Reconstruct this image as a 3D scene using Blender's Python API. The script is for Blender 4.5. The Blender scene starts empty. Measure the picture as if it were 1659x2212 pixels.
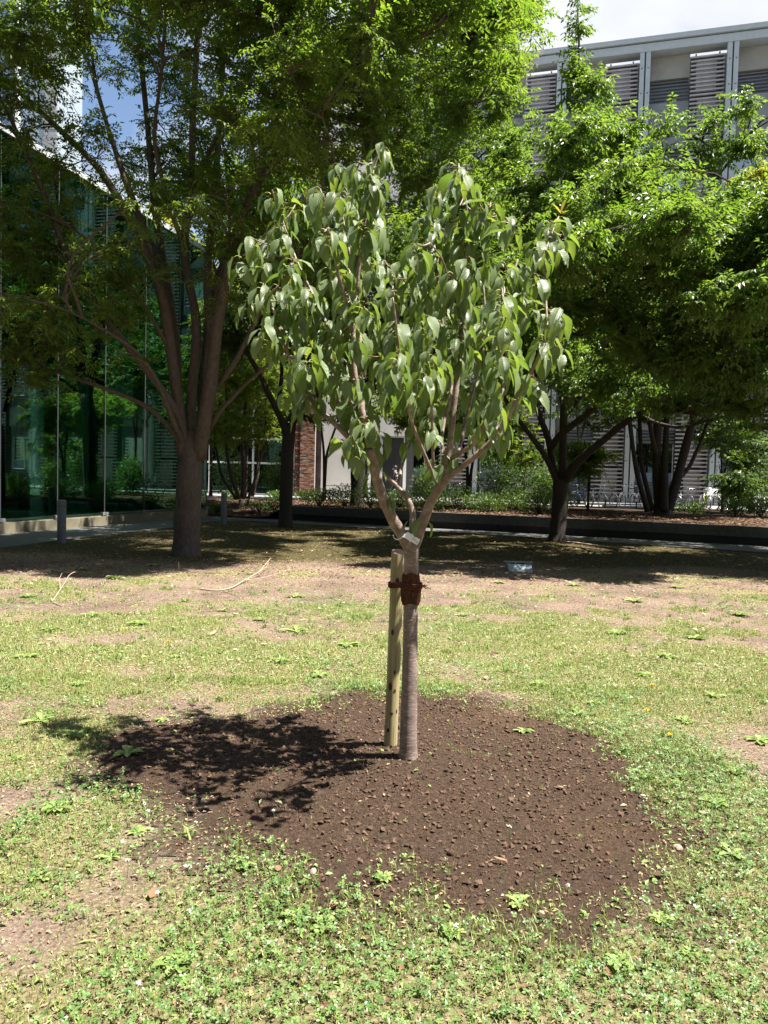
import bpy, bmesh, math, random
import numpy as np
from mathutils import Vector, Matrix, kdtree

random.seed(7)
rng = np.random.default_rng(7)
SC = bpy.context.scene
COL = SC.collection

# ------------------------------------------------------------------ camera
# pixel readings below are in a 1659 x 2212 view of the photograph
FPX, CX, CY = 1662.0, 829.5, 1106.0
CAM_H = 1.5
PITCH = math.atan(0.0451)
ROLL = 0.025
cam_pos = np.array([0.0, 0.0, CAM_H])
_F = np.array([0, math.cos(PITCH), -math.sin(PITCH)])
_U0 = np.array([0, math.sin(PITCH), math.cos(PITCH)])
_R0 = np.array([1.0, 0, 0])
_R = math.cos(ROLL) * _R0 + math.sin(ROLL) * _U0
_U = math.cos(ROLL) * _U0 - math.sin(ROLL) * _R0
cd = bpy.data.cameras.new("camera")
cam = bpy.data.objects.new("camera", cd)
COL.objects.link(cam)
cd.sensor_fit = 'VERTICAL'
cd.sensor_height = 36.0
cd.sensor_width = 27.0
cd.lens = FPX / 2212.0 * 36.0
cd.clip_start, cd.clip_end = 0.05, 2000.0
cam.matrix_world = Matrix(((_R[0], _U[0], -_F[0], 0), (_R[1], _U[1], -_F[1], 0), (_R[2], _U[2], -_F[2], CAM_H), (0, 0, 0, 1)))
SC.camera = cam

# ------------------------------------------------------------------ sky, sun, exposure
SUN_EL, SUN_AZ = math.radians(65.5), math.radians(-13.0)      # azimuth measured from +X
sun_dir = Vector((math.cos(SUN_EL) * math.cos(SUN_AZ), math.cos(SUN_EL) * math.sin(SUN_AZ), math.sin(SUN_EL)))
W = bpy.data.worlds.new("World"); SC.world = W; W.use_nodes = True
nt = W.node_tree; nt.nodes.clear()
def N(tree, typ, **kw):
    n = tree.nodes.new(typ)
    for k, v in kw.items(): setattr(n, k, v)
    return n
sky = N(nt, 'ShaderNodeTexSky', sky_type='NISHITA', sun_disc=False, sun_elevation=SUN_EL,
        sun_rotation=math.pi / 2 - SUN_AZ, air_density=1.0, dust_density=0.6, ozone_density=1.0)
tc = N(nt, 'ShaderNodeTexCoord')
sep = N(nt, 'ShaderNodeSeparateXYZ'); nt.links.new(tc.outputs['Generated'], sep.inputs[0])
zz = N(nt, 'ShaderNodeMath', operation='MAXIMUM'); nt.links.new(sep.outputs['Z'], zz.inputs[0]); zz.inputs[1].default_value = 0.0
za = N(nt, 'ShaderNodeMath', operation='ADD'); nt.links.new(zz.outputs[0], za.inputs[0]); za.inputs[1].default_value = 0.22
dx = N(nt, 'ShaderNodeMath', operation='DIVIDE'); nt.links.new(sep.outputs['X'], dx.inputs[0]); nt.links.new(za.outputs[0], dx.inputs[1])
dy = N(nt, 'ShaderNodeMath', operation='DIVIDE'); nt.links.new(sep.outputs['Y'], dy.inputs[0]); nt.links.new(za.outputs[0], dy.inputs[1])
cmb = N(nt, 'ShaderNodeCombineXYZ'); nt.links.new(dx.outputs[0], cmb.inputs[0]); nt.links.new(dy.outputs[0], cmb.inputs[1]); cmb.inputs[2].default_value = 22.4
cn = N(nt, 'ShaderNodeTexNoise'); cn.inputs['Scale'].default_value = 1.5; cn.inputs['Detail'].default_value = 9.0; cn.inputs['Roughness'].default_value = 0.56
nt.links.new(cmb.outputs[0], cn.inputs['Vector'])
cr = N(nt, 'ShaderNodeValToRGB'); cr.color_ramp.elements[0].position = 0.44; cr.color_ramp.elements[1].position = 0.60
cr.color_ramp.elements[1].color = (0.93, 0.93, 0.93, 1)
nt.links.new(cn.outputs['Fac'], cr.inputs[0])
cn2 = N(nt, 'ShaderNodeTexNoise'); cn2.inputs['Scale'].default_value = 3.1; cn2.inputs['Detail'].default_value = 6.0
nt.links.new(cmb.outputs[0], cn2.inputs['Vector'])
ccol = N(nt, 'ShaderNodeValToRGB')
ccol.color_ramp.elements[0].position = 0.3; ccol.color_ramp.elements[0].color = (3.9, 4.1, 4.4, 1)
ccol.color_ramp.elements[1].position = 0.65; ccol.color_ramp.elements[1].color = (5.4, 5.5, 5.7, 1)
nt.links.new(cn2.outputs['Fac'], ccol.inputs[0])
mx = N(nt, 'ShaderNodeMix', data_type='RGBA')
nt.links.new(cr.outputs[0], mx.inputs[0]); nt.links.new(sky.outputs[0], mx.inputs[6]); nt.links.new(ccol.outputs[0], mx.inputs[7])
bg = N(nt, 'ShaderNodeBackground'); bg.inputs[1].default_value = 0.05
wo = N(nt, 'ShaderNodeOutputWorld')
nt.links.new(mx.outputs[2], bg.inputs[0]); nt.links.new(bg.outputs[0], wo.inputs[0])

sl = bpy.data.lights.new("sun", 'SUN'); sl.energy = 5.0; sl.angle = math.radians(0.5); sl.color = (1.0, 0.955, 0.88)
so = bpy.data.objects.new("sun", sl); COL.objects.link(so)
so.rotation_euler = sun_dir.to_track_quat('Z', 'Y').to_euler(); so.location = (10, -5, 25)

SC.view_settings.view_transform = 'Standard'; SC.view_settings.look = 'None'
SC.view_settings.gamma = 1.0; SC.view_settings.use_curve_mapping = False
SC.view_settings.exposure = 1.95
SC.render.engine = 'CYCLES'
cy = SC.cycles
cy.max_bounces = 9; cy.diffuse_bounces = 6; cy.glossy_bounces = 3; cy.transmission_bounces = 5; cy.transparent_max_bounces = 8
cy.sample_clamp_indirect = 6.0; cy.caustics_reflective = False; cy.caustics_refractive = False
cy.use_denoising = True
try:
    cy.denoiser = 'OPENIMAGEDENOISE'; cy.denoising_input_passes = 'RGB_ALBEDO_NORMAL'; cy.denoising_prefilter = 'ACCURATE'
except Exception: pass

# ------------------------------------------------------------------ helpers
def ray(px, py):
    d = _F + _R * ((px - CX) / FPX) + _U * ((CY - py) / FPX)
    return d / d[1]
def at(px, py, Y):
    "point seen at a pixel, at distance Y in front of the camera"
    return cam_pos + ray(px, py) * Y
def gp(px, py, z=0.0):
    "point seen at a pixel, lying on the level z"
    d = ray(px, py)
    return cam_pos + d * ((z - CAM_H) / d[2])
def to_px(p):
    v = p - cam_pos; d = v @ _F
    return np.stack([CX + FPX * (v @ _R) / d, CY - FPX * (v @ _U) / d], -1)
def norm(a):
    return a / np.maximum(np.linalg.norm(a, axis=-1, keepdims=True), 1e-9)

_tab = np.random.default_rng(3).random((256, 256))
def vnoise(x, y, s, seed=0):
    x = np.asarray(x, float) * s + seed * 17.3; y = np.asarray(y, float) * s + seed * 9.7
    xi = np.floor(x).astype(int); yi = np.floor(y).astype(int); fx = x - xi; fy = y - yi
    fx = fx * fx * (3 - 2 * fx); fy = fy * fy * (3 - 2 * fy)
    g = lambda i, j: _tab[(xi + i) % 256, (yi + j) % 256]
    return (g(0, 0) * (1 - fx) + g(1, 0) * fx) * (1 - fy) + (g(0, 1) * (1 - fx) + g(1, 1) * fx) * fy
def fbm(x, y, s, seed=0, o=4):
    r = 0; a = .5; t = 0
    for k in range(o):
        r = r + a * vnoise(x, y, s * 2 ** k, seed + k); t += a; a *= .5
    return r / t
def sstep(a, b, x):
    t = np.clip((x - a) / (b - a), 0, 1); return t * t * (3 - 2 * t)

class MB:
    "collects numpy geometry and links it as ONE mesh object"
    def __init__(s): s.V = []; s.Q = []; s.T = []; s.n = 0; s.A = {}; s.mq = []; s.mt = []; s.UV = []
    def add(s, V, Q=None, T=None, mat=0, **attr):
        V = np.asarray(V, float).reshape(-1, 3)
        if Q is not None and len(Q):
            Q = np.asarray(Q, int).reshape(-1, 4); s.Q.append(Q + s.n); s.mq.append(np.full(len(Q), mat))
        if T is not None and len(T):
            T = np.asarray(T, int).reshape(-1, 3); s.T.append(T + s.n); s.mt.append(np.full(len(T), mat))
        for k, v in attr.items():
            s.A.setdefault(k, []).append((s.n, np.broadcast_to(np.asarray(v, float), (len(V),))))
        s.V.append(V); s.n += len(V); return s
    def box(s, x0, x1, y0, y1, z0, z1, mat=0):
        V = [(x, y, z) for z in (z0, z1) for y in (y0, y1) for x in (x0, x1)]
        Q = [(0, 2, 3, 1), (4, 5, 7, 6), (0, 1, 5, 4), (2, 6, 7, 3), (0, 4, 6, 2), (1, 3, 7, 5)]
        return s.add(V, Q, mat=mat)
    def tube(s, P, R, ns=8, cap=True, mat=0, **attr):
        P = np.asarray(P, float); R = np.broadcast_to(np.asarray(R, float), (len(P),))
        V, Q = tubes(P[None], R[None], ns)
        T = []
        if cap:
            K = len(P); V = np.vstack([V, P[:1], P[-1:]]); a = len(V) - 2; b = a + 1
            for i in range(ns):
                j = (i + 1) % ns; T.append((a, j, i)); T.append((b, (K - 1) * ns + i, (K - 1) * ns + j))
        return s.add(V, Q, T, mat=mat, **attr)
    def mesh(s, name, smooth=False):
        me = bpy.data.meshes.new(name)
        V = np.vstack(s.V) if s.V else np.zeros((0, 3))
        q = np.vstack(s.Q) if s.Q else np.zeros((0, 4), int); t = np.vstack(s.T) if s.T else np.zeros((0, 3), int)
        me.vertices.add(len(V)); me.vertices.foreach_set('co', V.astype(np.float32).ravel())
        li = np.concatenate([q.ravel(), t.ravel()]).astype(np.int32)
        me.loops.add(len(li)); me.loops.foreach_set('vertex_index', li)
        nf = len(q) + len(t); me.polygons.add(nf)
        ls = np.concatenate([np.arange(len(q)) * 4, len(q) * 4 + np.arange(len(t)) * 3]).astype(np.int32)
        me.polygons.foreach_set('loop_start', ls)
        if s.mq or s.mt:
            me.polygons.foreach_set('material_index', np.concatenate(s.mq + s.mt).astype(np.int32))
        me.polygons.foreach_set('use_smooth', np.full(nf, bool(smooth)))
        for k, parts in s.A.items():
            arr = np.zeros(len(V), np.float32)
            for off, v in parts: arr[off:off + len(v)] = v
            me.attributes.new(k, 'FLOAT', 'POINT').data.foreach_set('value', arr)
        me.update(calc_edges=True)
        return me
    def build(s, name, mats, parent=None, smooth=False):
        me = s.mesh(name, smooth)
        for m in (mats if isinstance(mats, (list, tuple)) else [mats]): me.materials.append(m)
        return link(name, me, parent)

def link(name, data, parent=None):
    o = bpy.data.objects.new(name, data); COL.objects.link(o)
    if parent is not None: o.parent = parent
    return o
def tag(o, label=None, cat=None, group=None, kind=None):
    if label: o['label'] = label
    if cat: o['category'] = cat
    if group: o['group'] = group
    if kind: o['kind'] = kind
    return o
def empty(name, loc=(0, 0, 0), rz=0.0, label=None, cat=None, group=None):
    o = bpy.data.objects.new(name, None); COL.objects.link(o)
    o.location = loc; o.rotation_euler = (0, 0, rz); o.empty_display_size = .1
    return tag(o, label, cat, group)
def copy_tree(o, parent=None):
    c = o.copy(); COL.objects.link(c); c.parent = parent
    for ch in list(o.children): copy_tree(ch, c)
    return c

def tubes(P, R, ns):
    "P (N,K,3) polylines, R (N,K) radii -> verts, quads"
    N_, K, _ = P.shape
    Tn = norm(np.gradient(P, axis=1))
    ch = norm(P[:, -1] - P[:, 0])
    ref = np.where((np.abs(ch[:, 2:3]) < .8), np.array([[0, 0, 1.0]]), np.array([[1.0, 0, 0]]))
    n1 = norm(np.cross(Tn, ref[:, None, :])); n2 = np.cross(Tn, n1)
    a = np.arange(ns) / ns * 2 * np.pi
    V = P[:, :, None, :] + R[:, :, None, None] * (np.cos(a)[None, None, :, None] * n1[:, :, None, :] + np.sin(a)[None, None, :, None] * n2[:, :, None, :])
    base = (np.arange(N_) * K * ns)[:, None, None] + (np.arange(K - 1) * ns)[None, :, None]
    i = np.arange(ns)[None, None, :]; j = (i + 1) % ns
    Q = np.stack([base + i, base + j, base + ns + j, base + ns + i], -1).reshape(-1, 4)
    return V.reshape(-1, 3), Q
def resample(P, step):
    P = np.asarray(P, float); d = np.r_[0, np.cumsum(np.linalg.norm(np.diff(P, axis=0), axis=1))]
    n = max(3, int(d[-1] / step) + 1); t = np.linspace(0, d[-1], n)
    # Catmull-like smoothing through linear resample + blur
    Q = np.stack([np.interp(t, d, P[:, k]) for k in range(P.shape[1])], 1)
    for _ in range(max(1, int(.12 * n))):
        if n > 4: Q[1:-1] = .25 * Q[:-2] + .5 * Q[1:-1] + .25 * Q[2:]
    return Q

# ------------------------------------------------------------------ materials
MATS = {}
def mat_nodes(name):
    m = bpy.data.materials.new(name); m.use_nodes = True
    t = m.node_tree; t.nodes.clear(); out = N(t, 'ShaderNodeOutputMaterial'); MATS[name] = m
    return m, t, out
def ramp(t, fac, stops):
    r = N(t, 'ShaderNodeValToRGB'); e = r.color_ramp.elements
    while len(e) < len(stops): e.new(.5)
    for el, (p, c) in zip(e, stops): el.position = p; el.color = (*c, 1) if len(c) == 3 else c
    if fac is not None: t.links.new(fac, r.inputs[0])
    return r.outputs[0]
def noise(t, vec, scale, detail=5, rough=.55, dist=0):
    n = N(t, 'ShaderNodeTexNoise'); n.inputs['Scale'].default_value = scale; n.inputs['Detail'].default_value = detail
    n.inputs['Roughness'].default_value = rough; n.inputs['Distortion'].default_value = dist
    if vec is not None: t.links.new(vec, n.inputs['Vector'])
    return n.outputs['Fac']
def coords(t, scale=(1, 1, 1), kind='Object'):
    c = N(t, 'ShaderNodeTexCoord'); m = N(t, 'ShaderNodeMapping'); m.inputs['Scale'].default_value = scale
    t.links.new(c.outputs[kind], m.inputs[0]); return m.outputs[0]
def mixc(t, f, a, b, blend='MIX'):
    m = N(t, 'ShaderNodeMix', data_type='RGBA', blend_type=blend)
    for s, v in ((0, f), (6, a), (7, b)):
        if hasattr(v, 'is_linked'): t.links.new(v, m.inputs[s])
        elif s == 0: m.inputs[0].default_value = v
        else: m.inputs[s].default_value = (*v, 1)
    return m.outputs[2]
def math_(t, op, a, b=None):
    m = N(t, 'ShaderNodeMath', operation=op)
    for s, v in ((0, a), (1, b)):
        if v is None: continue
        if hasattr(v, 'is_linked'): t.links.new(v, m.inputs[s])
        else: m.inputs[s].default_value = v
    return m.outputs[0]
def attr(t, name):
    a = N(t, 'ShaderNodeAttribute', attribute_name=name); return a.outputs['Fac']
def bsdf(t, out, col, rough=.7, spec=.3, metal=0.0, bump=None, bs=.5, bd=.01):
    p = N(t, 'ShaderNodeBsdfPrincipled')
    for nm, v in (('Base Color', col), ('Roughness', rough), ('Specular IOR Level', spec), ('Metallic', metal)):
        if hasattr(v, 'is_linked'): t.links.new(v, p.inputs[nm])
        else: p.inputs[nm].default_value = (*v, 1) if nm == 'Base Color' else v
    if bump is not None:
        b = N(t, 'ShaderNodeBump'); b.inputs['Strength'].default_value = bs; b.inputs['Distance'].default_value = bd
        t.links.new(bump, b.inputs['Height']); t.links.new(b.outputs[0], p.inputs['Normal'])
    if out is not None: t.links.new(p.outputs[0], out.inputs[0])
    return p
def leaf_mat(name, lo, hi, tlo, thi, tf=.38, rough=.45, spec=.45):
    "lo/hi: surface colours, tlo/thi: colours of the light coming through; attribute var picks between"
    m, t, out = mat_nodes(name)
    v = attr(t, 'var')
    c = mixc(t, v, lo, hi); c2 = mixc(t, v, tlo, thi)
    p = bsdf(t, None, c, rough, spec)
    tr = N(t, 'ShaderNodeBsdfTranslucent'); t.links.new(c2, tr.inputs[0])
    mx = N(t, 'ShaderNodeMixShader'); mx.inputs[0].default_value = tf
    t.links.new(p.outputs[0], mx.inputs[1]); t.links.new(tr.outputs[0], mx.inputs[2]); t.links.new(mx.outputs[0], out.inputs[0])
    return m
def plain(name, col, rough=.6, spec=.4, metal=0.0, var=.12, scale=6.0, bump=0.0):
    m, t, out = mat_nodes(name)
    n = noise(t, coords(t), scale, 6, .6)
    d = tuple(max(0, c * (1 - var * 1.6)) for c in col); l = tuple(min(1, c * (1 + var)) for c in col)
    c = ramp(t, n, [(.3, d), (.7, l)])
    bsdf(t, out, c, rough, spec, metal, n if bump else None, bump, .01)
    return m

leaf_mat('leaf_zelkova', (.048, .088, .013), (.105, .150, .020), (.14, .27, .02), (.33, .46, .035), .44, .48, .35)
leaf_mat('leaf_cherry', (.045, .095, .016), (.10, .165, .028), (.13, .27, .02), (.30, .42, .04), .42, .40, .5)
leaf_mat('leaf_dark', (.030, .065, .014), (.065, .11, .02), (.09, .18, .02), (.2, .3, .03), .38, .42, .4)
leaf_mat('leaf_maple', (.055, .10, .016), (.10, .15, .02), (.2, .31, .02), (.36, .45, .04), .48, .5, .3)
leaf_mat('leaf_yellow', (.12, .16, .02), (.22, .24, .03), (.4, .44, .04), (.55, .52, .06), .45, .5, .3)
leaf_mat('grass', (.095, .15, .028), (.28, .32, .09), (.16, .24, .03), (.34, .39, .07), .25, .45, .35)
leaf_mat('clover', (.045, .105, .020), (.15, .235, .065), (.10, .2, .02), (.24, .36, .05), .22, .42, .4)
leaf_mat('weed', (.10, .165, .035), (.27, .33, .11), (.2, .3, .04), (.34, .42, .08), .22, .42, .4)
leaf_mat('straw', (.20, .13, .075), (.42, .31, .19), (.2, .13, .07), (.35, .25, .15), .12, .8, .15)
leaf_mat('litter', (.06, .034, .02), (.24, .14, .08), (.15, .07, .03), (.3, .16, .08), .12, .75, .2)

# bark of the big trees
def bark(name, a, b, c, zs=.35, bump=.6):
    m, t, out = mat_nodes(name)
    n1 = noise(t, coords(t, (6, 6, 6 * zs)), 4, 8, .65, .4); n2 = noise(t, coords(t, (1, 1, .6)), 2.2, 4)
    col = mixc(t, n2, ramp(t, n1, [(.32, a), (.6, b)]), ramp(t, n1, [(.35, b), (.72, c)]))
    bsdf(t, out, col, .85, .2, 0, n1, bump, .02); return m
bark('bark_zelkova', (.042, .032, .025), (.080, .063, .051), (.14, .116, .096), .5, .45)
bark('bark_cherry', (.016, .012, .010), (.036, .028, .023), (.085, .07, .06), 2.4, .8)
bark('bark_dark', (.016, .013, .011), (.033, .027, .022), (.065, .055, .046), .5, .6)
# smooth young bark with horizontal lenticels
m, t, out = mat_nodes('bark_sapling')
n1 = noise(t, coords(t, (5, 5, 70)), 3.0, 4, .5); n2 = noise(t, coords(t, (1, 1, 2)), 9, 5, .6); n3 = noise(t, coords(t, (16, 16, 90)), 2.2, 3, .5)
col = ramp(t, n2, [(.3, (.105, .078, .068)), (.55, (.18, .14, .122)), (.75, (.27, .22, .19))])
col = mixc(t, ramp(t, n1, [(.5, (0, 0, 0)), (.75, (.38, .38, .38))]), col, (.13, .085, .075))
col = mixc(t, ramp(t, n3, [(.56, (0, 0, 0)), (.64, (.9, .9, .9))]), col, (.36, .26, .21))
bsdf(t, out, col, .55, .35, 0, n3, .28, .005)
m, t, out = mat_nodes('bark_branch')
n2 = noise(t, coords(t, (1, 1, 1)), 30, 5, .6); n3 = noise(t, coords(t, (40, 40, 40)), 2.5, 3, .5)
col = ramp(t, n2, [(.3, (.12, .08, .062)), (.55, (.22, .165, .135)), (.75, (.36, .30, .26))])
col = mixc(t, ramp(t, n3, [(.64, (0, 0, 0)), (.72, (.8, .8, .8))]), col, (.16, .10, .08))
bsdf(t, out, col, .6, .3, 0, n3, .5, .004)
# treated pine stake
m, t, out = mat_nodes('stake_wood')
n1 = noise(t, coords(t, (26, 26, .7)), 3.0, 5, .65, 1.2); n2 = noise(t, coords(t), 5, 3)
col = ramp(t, n1, [(.3, (.10, .065, .03)), (.48, (.27, .205, .105)), (.68, (.44, .37, .22))])
col = mixc(t, math_(t, 'MULTIPLY', n2, .6), col, (.25, .25, .12))
bsdf(t, out, col, .65, .3, 0, n1, .25, .004)
m, t, out = mat_nodes('stake_end')
n1 = noise(t, coords(t), 60, 4)
bsdf(t, out, ramp(t, n1, [(.3, (.24, .14, .10)), (.7, (.36, .24, .18))]), .7, .2)
plain('knot', (.06, .028, .018), .7, .2)
m, t, out = mat_nodes('burlap')
n1 = noise(t, coords(t, (60, 60, 6)), 3, 5, .7, 1.0)
bsdf(t, out, ramp(t, n1, [(.3, (.045, .02, .012)), (.55, (.13, .06, .035)), (.75, (.24, .13, .08))]), .95, .05, 0, n1, 1.0, .02)
plain('rope', (.10, .035, .022), .9, .1, 0, .3, 90, .8)
plain('tag_white', (.82, .84, .90), .35, .5, 0, .02)
plain('ink', (.03, .03, .05), .6, .2, 0, 0)
# sapling leaf: veins by uv
m, t, out = mat_nodes('sapling_leaf')
ua = attr(t, 'lu'); va = attr(t, 'lv'); au = math_(t, 'ABSOLUTE', ua)
ph = math_(t, 'ADD', math_(t, 'MULTIPLY', va, 62.0), math_(t, 'MULTIPLY', au, -22.0))
sn = math_(t, 'SINE', ph)
oi = N(t, 'ShaderNodeObjectInfo'); v0 = attr(t, 'var')
vr = math_(t, 'FRACT', math_(t, 'ADD', v0, oi.outputs['Random']))
c = mixc(t, vr, (.050, .105, .036), (.14, .205, .066))
rib = ramp(t, au, [(.03, (.6, .6, .6)), (.10, (0, 0, 0))]); c = mixc(t, rib, c, (.16, .22, .07))
vein = ramp(t, sn, [(.86, (0, 0, 0)), (1.0, (.35, .35, .35))]); c = mixc(t, vein, c, (.15, .21, .07))
geo = N(t, 'ShaderNodeNewGeometry')
c = mixc(t, geo.outputs['Backfacing'], c, (.15, .20, .085))
p = bsdf(t, None, c, .40, .5, 0, sn, .38, .005)
tr = N(t, 'ShaderNodeBsdfTranslucent'); t.links.new(mixc(t, vr, (.16, .27, .03), (.30, .40, .045)), tr.inputs[0])
mx = N(t, 'ShaderNodeMixShader'); mx.inputs[0].default_value = .36
t.links.new(p.outputs[0], mx.inputs[1]); t.links.new(tr.outputs[0], mx.inputs[2]); t.links.new(mx.outputs[0], out.inputs[0])
plain('petiole', (.33, .30, .07), .5, .3, 0, .15, 20)
leaf_mat('young_leaf', (.2, .17, .03), (.3, .2, .04), (.4, .35, .05), (.5, .4, .06), .4, .4, .4)
# lawn floor and dug soil share one earth: the dug soil thins out into the lawn
def lawn_colour(t):
    n1 = noise(t, coords(t), 55, 8, .7); n3 = noise(t, coords(t, (1, 1, 1)), 14, 6, .65); n4 = noise(t, coords(t), 1.1, 5, .6)
    soil = ramp(t, n1, [(.3, (.050, .034, .026)), (.5, (.115, .080, .062)), (.70, (.25, .19, .15))])
    soil2 = ramp(t, n1, [(.3, (.085, .058, .042)), (.52, (.19, .138, .105)), (.72, (.36, .28, .22))])
    soil = mixc(t, ramp(t, n4, [(.4, (0, 0, 0)), (.6, (1, 1, 1))]), soil, soil2)
    thatch = ramp(t, n1, [(.3, (.075, .060, .030)), (.5, (.17, .145, .075)), (.7, (.34, .29, .17))])
    moss = ramp(t, n1, [(.3, (.026, .023, .011)), (.55, (.062, .053, .022)), (.75, (.13, .105, .05))])  # moss tone darkened to carry the shade under the trees
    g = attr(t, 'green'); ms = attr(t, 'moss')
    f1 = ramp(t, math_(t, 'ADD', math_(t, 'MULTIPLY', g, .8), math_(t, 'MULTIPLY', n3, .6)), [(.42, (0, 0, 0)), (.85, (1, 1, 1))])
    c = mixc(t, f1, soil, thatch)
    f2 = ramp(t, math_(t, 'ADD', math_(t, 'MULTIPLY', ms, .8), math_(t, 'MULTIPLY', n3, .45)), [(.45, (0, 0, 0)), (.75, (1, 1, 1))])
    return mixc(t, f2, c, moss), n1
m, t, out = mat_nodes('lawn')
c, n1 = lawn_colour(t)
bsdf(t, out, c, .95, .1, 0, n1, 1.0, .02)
m, t, out = mat_nodes('soil')
lc, n1 = lawn_colour(t)
n2 = noise(t, coords(t), 2.6, 4, .55); n5 = noise(t, coords(t), 22, 6, .7)
a = ramp(t, n1, [(.3, (.036, .023, .015)), (.55, (.092, .060, .041)), (.75, (.165, .112, .078))])
b = ramp(t, n1, [(.3, (.06, .037, .022)), (.55, (.13, .083, .050)), (.75, (.21, .14, .09))])
c = mixc(t, ramp(t, math_(t, 'ADD', math_(t, 'MULTIPLY', n2, .6), attr(t, 'dry')), [(.45, (0, 0, 0)), (.8, (1, 1, 1))]), a, b)
dg = math_(t, 'ADD', attr(t, 'dug'), math_(t, 'MULTIPLY', n5, .9))
c = mixc(t, ramp(t, dg, [(.35, (0, 0, 0)), (.80, (1, 1, 1))]), lc, c)
nb1 = noise(t, coords(t), 38, 6, .75)
bsdf(t, out, c, .95, .1, 0, nb1, 1.0, .05)
m, t, out = mat_nodes('clod')
v = attr(t, 'var'); n1 = noise(t, coords(t), 180, 4)
c = mixc(t, v, (.045, .028, .019), (.165, .108, .076)); c = mixc(t, n1, c, (.075, .048, .033))
bsdf(t, out, c, .95, .1)
m, t, out = mat_nodes('paving')
n1 = noise(t, coords(t), 30, 6, .6); n2 = noise(t, coords(t), 1.2, 4)
c = mixc(t, n2, ramp(t, n1, [(.3, (.055, .055, .056)), (.7, (.10, .10, .098))]), (.115, .112, .105)); bsdf(t, out, c, .9, .15, 0, n1, .3, .005)
m, t, out = mat_nodes('yard')
n1 = noise(t, coords(t), 8, 6, .6); bsdf(t, out, ramp(t, n1, [(.3, (.16, .155, .15)), (.7, (.24, .235, .22))]), .85, .2)
m, t, out = mat_nodes('bed_soil')
n1 = noise(t, coords(t), 14, 7, .7); bsdf(t, out, ramp(t, n1, [(.3, (.02, .014, .010)), (.55, (.055, .036, .026)), (.75, (.12, .08, .055))]), .95, .1, 0, n1, 1, .03)
plain('wall_stone', (.085, .083, .08), .75, .3, 0, .2, 9, .2)
plain('wall_base', (.04, .04, .04), .8, .2)
plain('kerb_stone', (.10, .098, .09), .8, .2, 0, .2, 12)
plain('steel_pale', (.42, .45, .46), .45, .5, 0, .06, 3)
plain('steel_dark', (.055, .06, .065), .5, .5, .3, .05)
plain('slat', (.40, .37, .37), .6, .3, 0, .1, 2)
plain('louver', (.20, .21, .24), .5, .4, .2, .06, 2)
plain('concrete_warm', (.34, .32, .285), .85, .2, 0, .10, 1.3, .1)
plain('concrete_grey', (.27, .275, .28), .85, .2, 0, .10, 1.1, .1)
plain('concrete_pale', (.50, .475, .46), .85, .2, 0, .07, 1.0, .1)
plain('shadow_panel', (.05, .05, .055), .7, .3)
plain('cream_panel', (.50, .47, .46), .7, .3, 0, .05)
plain('brick_red', (.28, .125, .085), .8, .2, 0, .35, 2.2)
plain('brick_orange', (.38, .205, .14), .8, .2, 0, .3, 2.2)
plain('brick_grey', (.13, .105, .105), .8, .2, 0, .3, 2.2)
plain('brick_pink', (.44, .33, .28), .8, .2, 0, .3, 2.2)
plain('mortar', (.36, .31, .28), .9, .1)
plain('frame_white', (.66, .68, .68), .4, .5, 0, .03)
plain('rubber', (.02, .02, .02), .7, .3)
plain('chrome', (.75, .76, .78), .22, .5, .95, .02)
plain('paint_white', (.72, .73, .74), .3, .5, 0, .02)
plain('paint_blue', (.20, .28, .52), .3, .5, 0, .02)
plain('paint_lime', (.42, .55, .12), .3, .5, 0, .02)
plain('paint_red', (.45, .03, .03), .3, .5, 0, .02)
plain('paint_black', (.025, .025, .028), .35, .5, 0, .02)
plain('saddle_black', (.02, .02, .022), .5, .4)
plain('box_grey', (.24, .275, .29), .45, .45, 0, .06, 9)
plain('box_dark', (.02, .02, .02), .6, .3)
plain('bollard_grey', (.15, .155, .16), .55, .4, 0, .08, 6)
plain('glass_curb', (.17, .15, .105), .85, .2, 0, .15, 3)
plain('lobby_floor', (.34, .36, .34), .3, .5, 0, .06, 1)
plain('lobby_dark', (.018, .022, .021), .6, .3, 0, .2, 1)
plain('lobby_white', (.70, .72, .70), .6, .3, 0, .03)
plain('glass_edge', (.06, .30, .19), .25, .5, 0, .1)
plain('tower_blue', (.20, .26, .36), .15, .6, 0, .05, .3)
plain('tower_pale', (.27, .32, .36), .2, .6, 0, .05, .3)
plain('skin', (.45, .28, .2), .55, .3); plain('hair', (.012, .01, .01), .5, .4); plain('mask', (.75, .76, .78), .8, .2)
plain('stone_tan', (.33, .25, .19), .85, .2, 0, .25, 30, .3)
plain('stone_white', (.62, .58, .52), .8, .2, 0, .1, 30)
plain('twig_pale', (.34, .26, .21), .8, .2, 0, .2, 30)
plain('petal_yellow', (.80, .60, .02), .6, .2, 0, .08); plain('petal_white', (.75, .74, .68), .7, .2, 0, .08); plain('stem_green', (.12, .2, .05), .6, .2)
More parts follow.
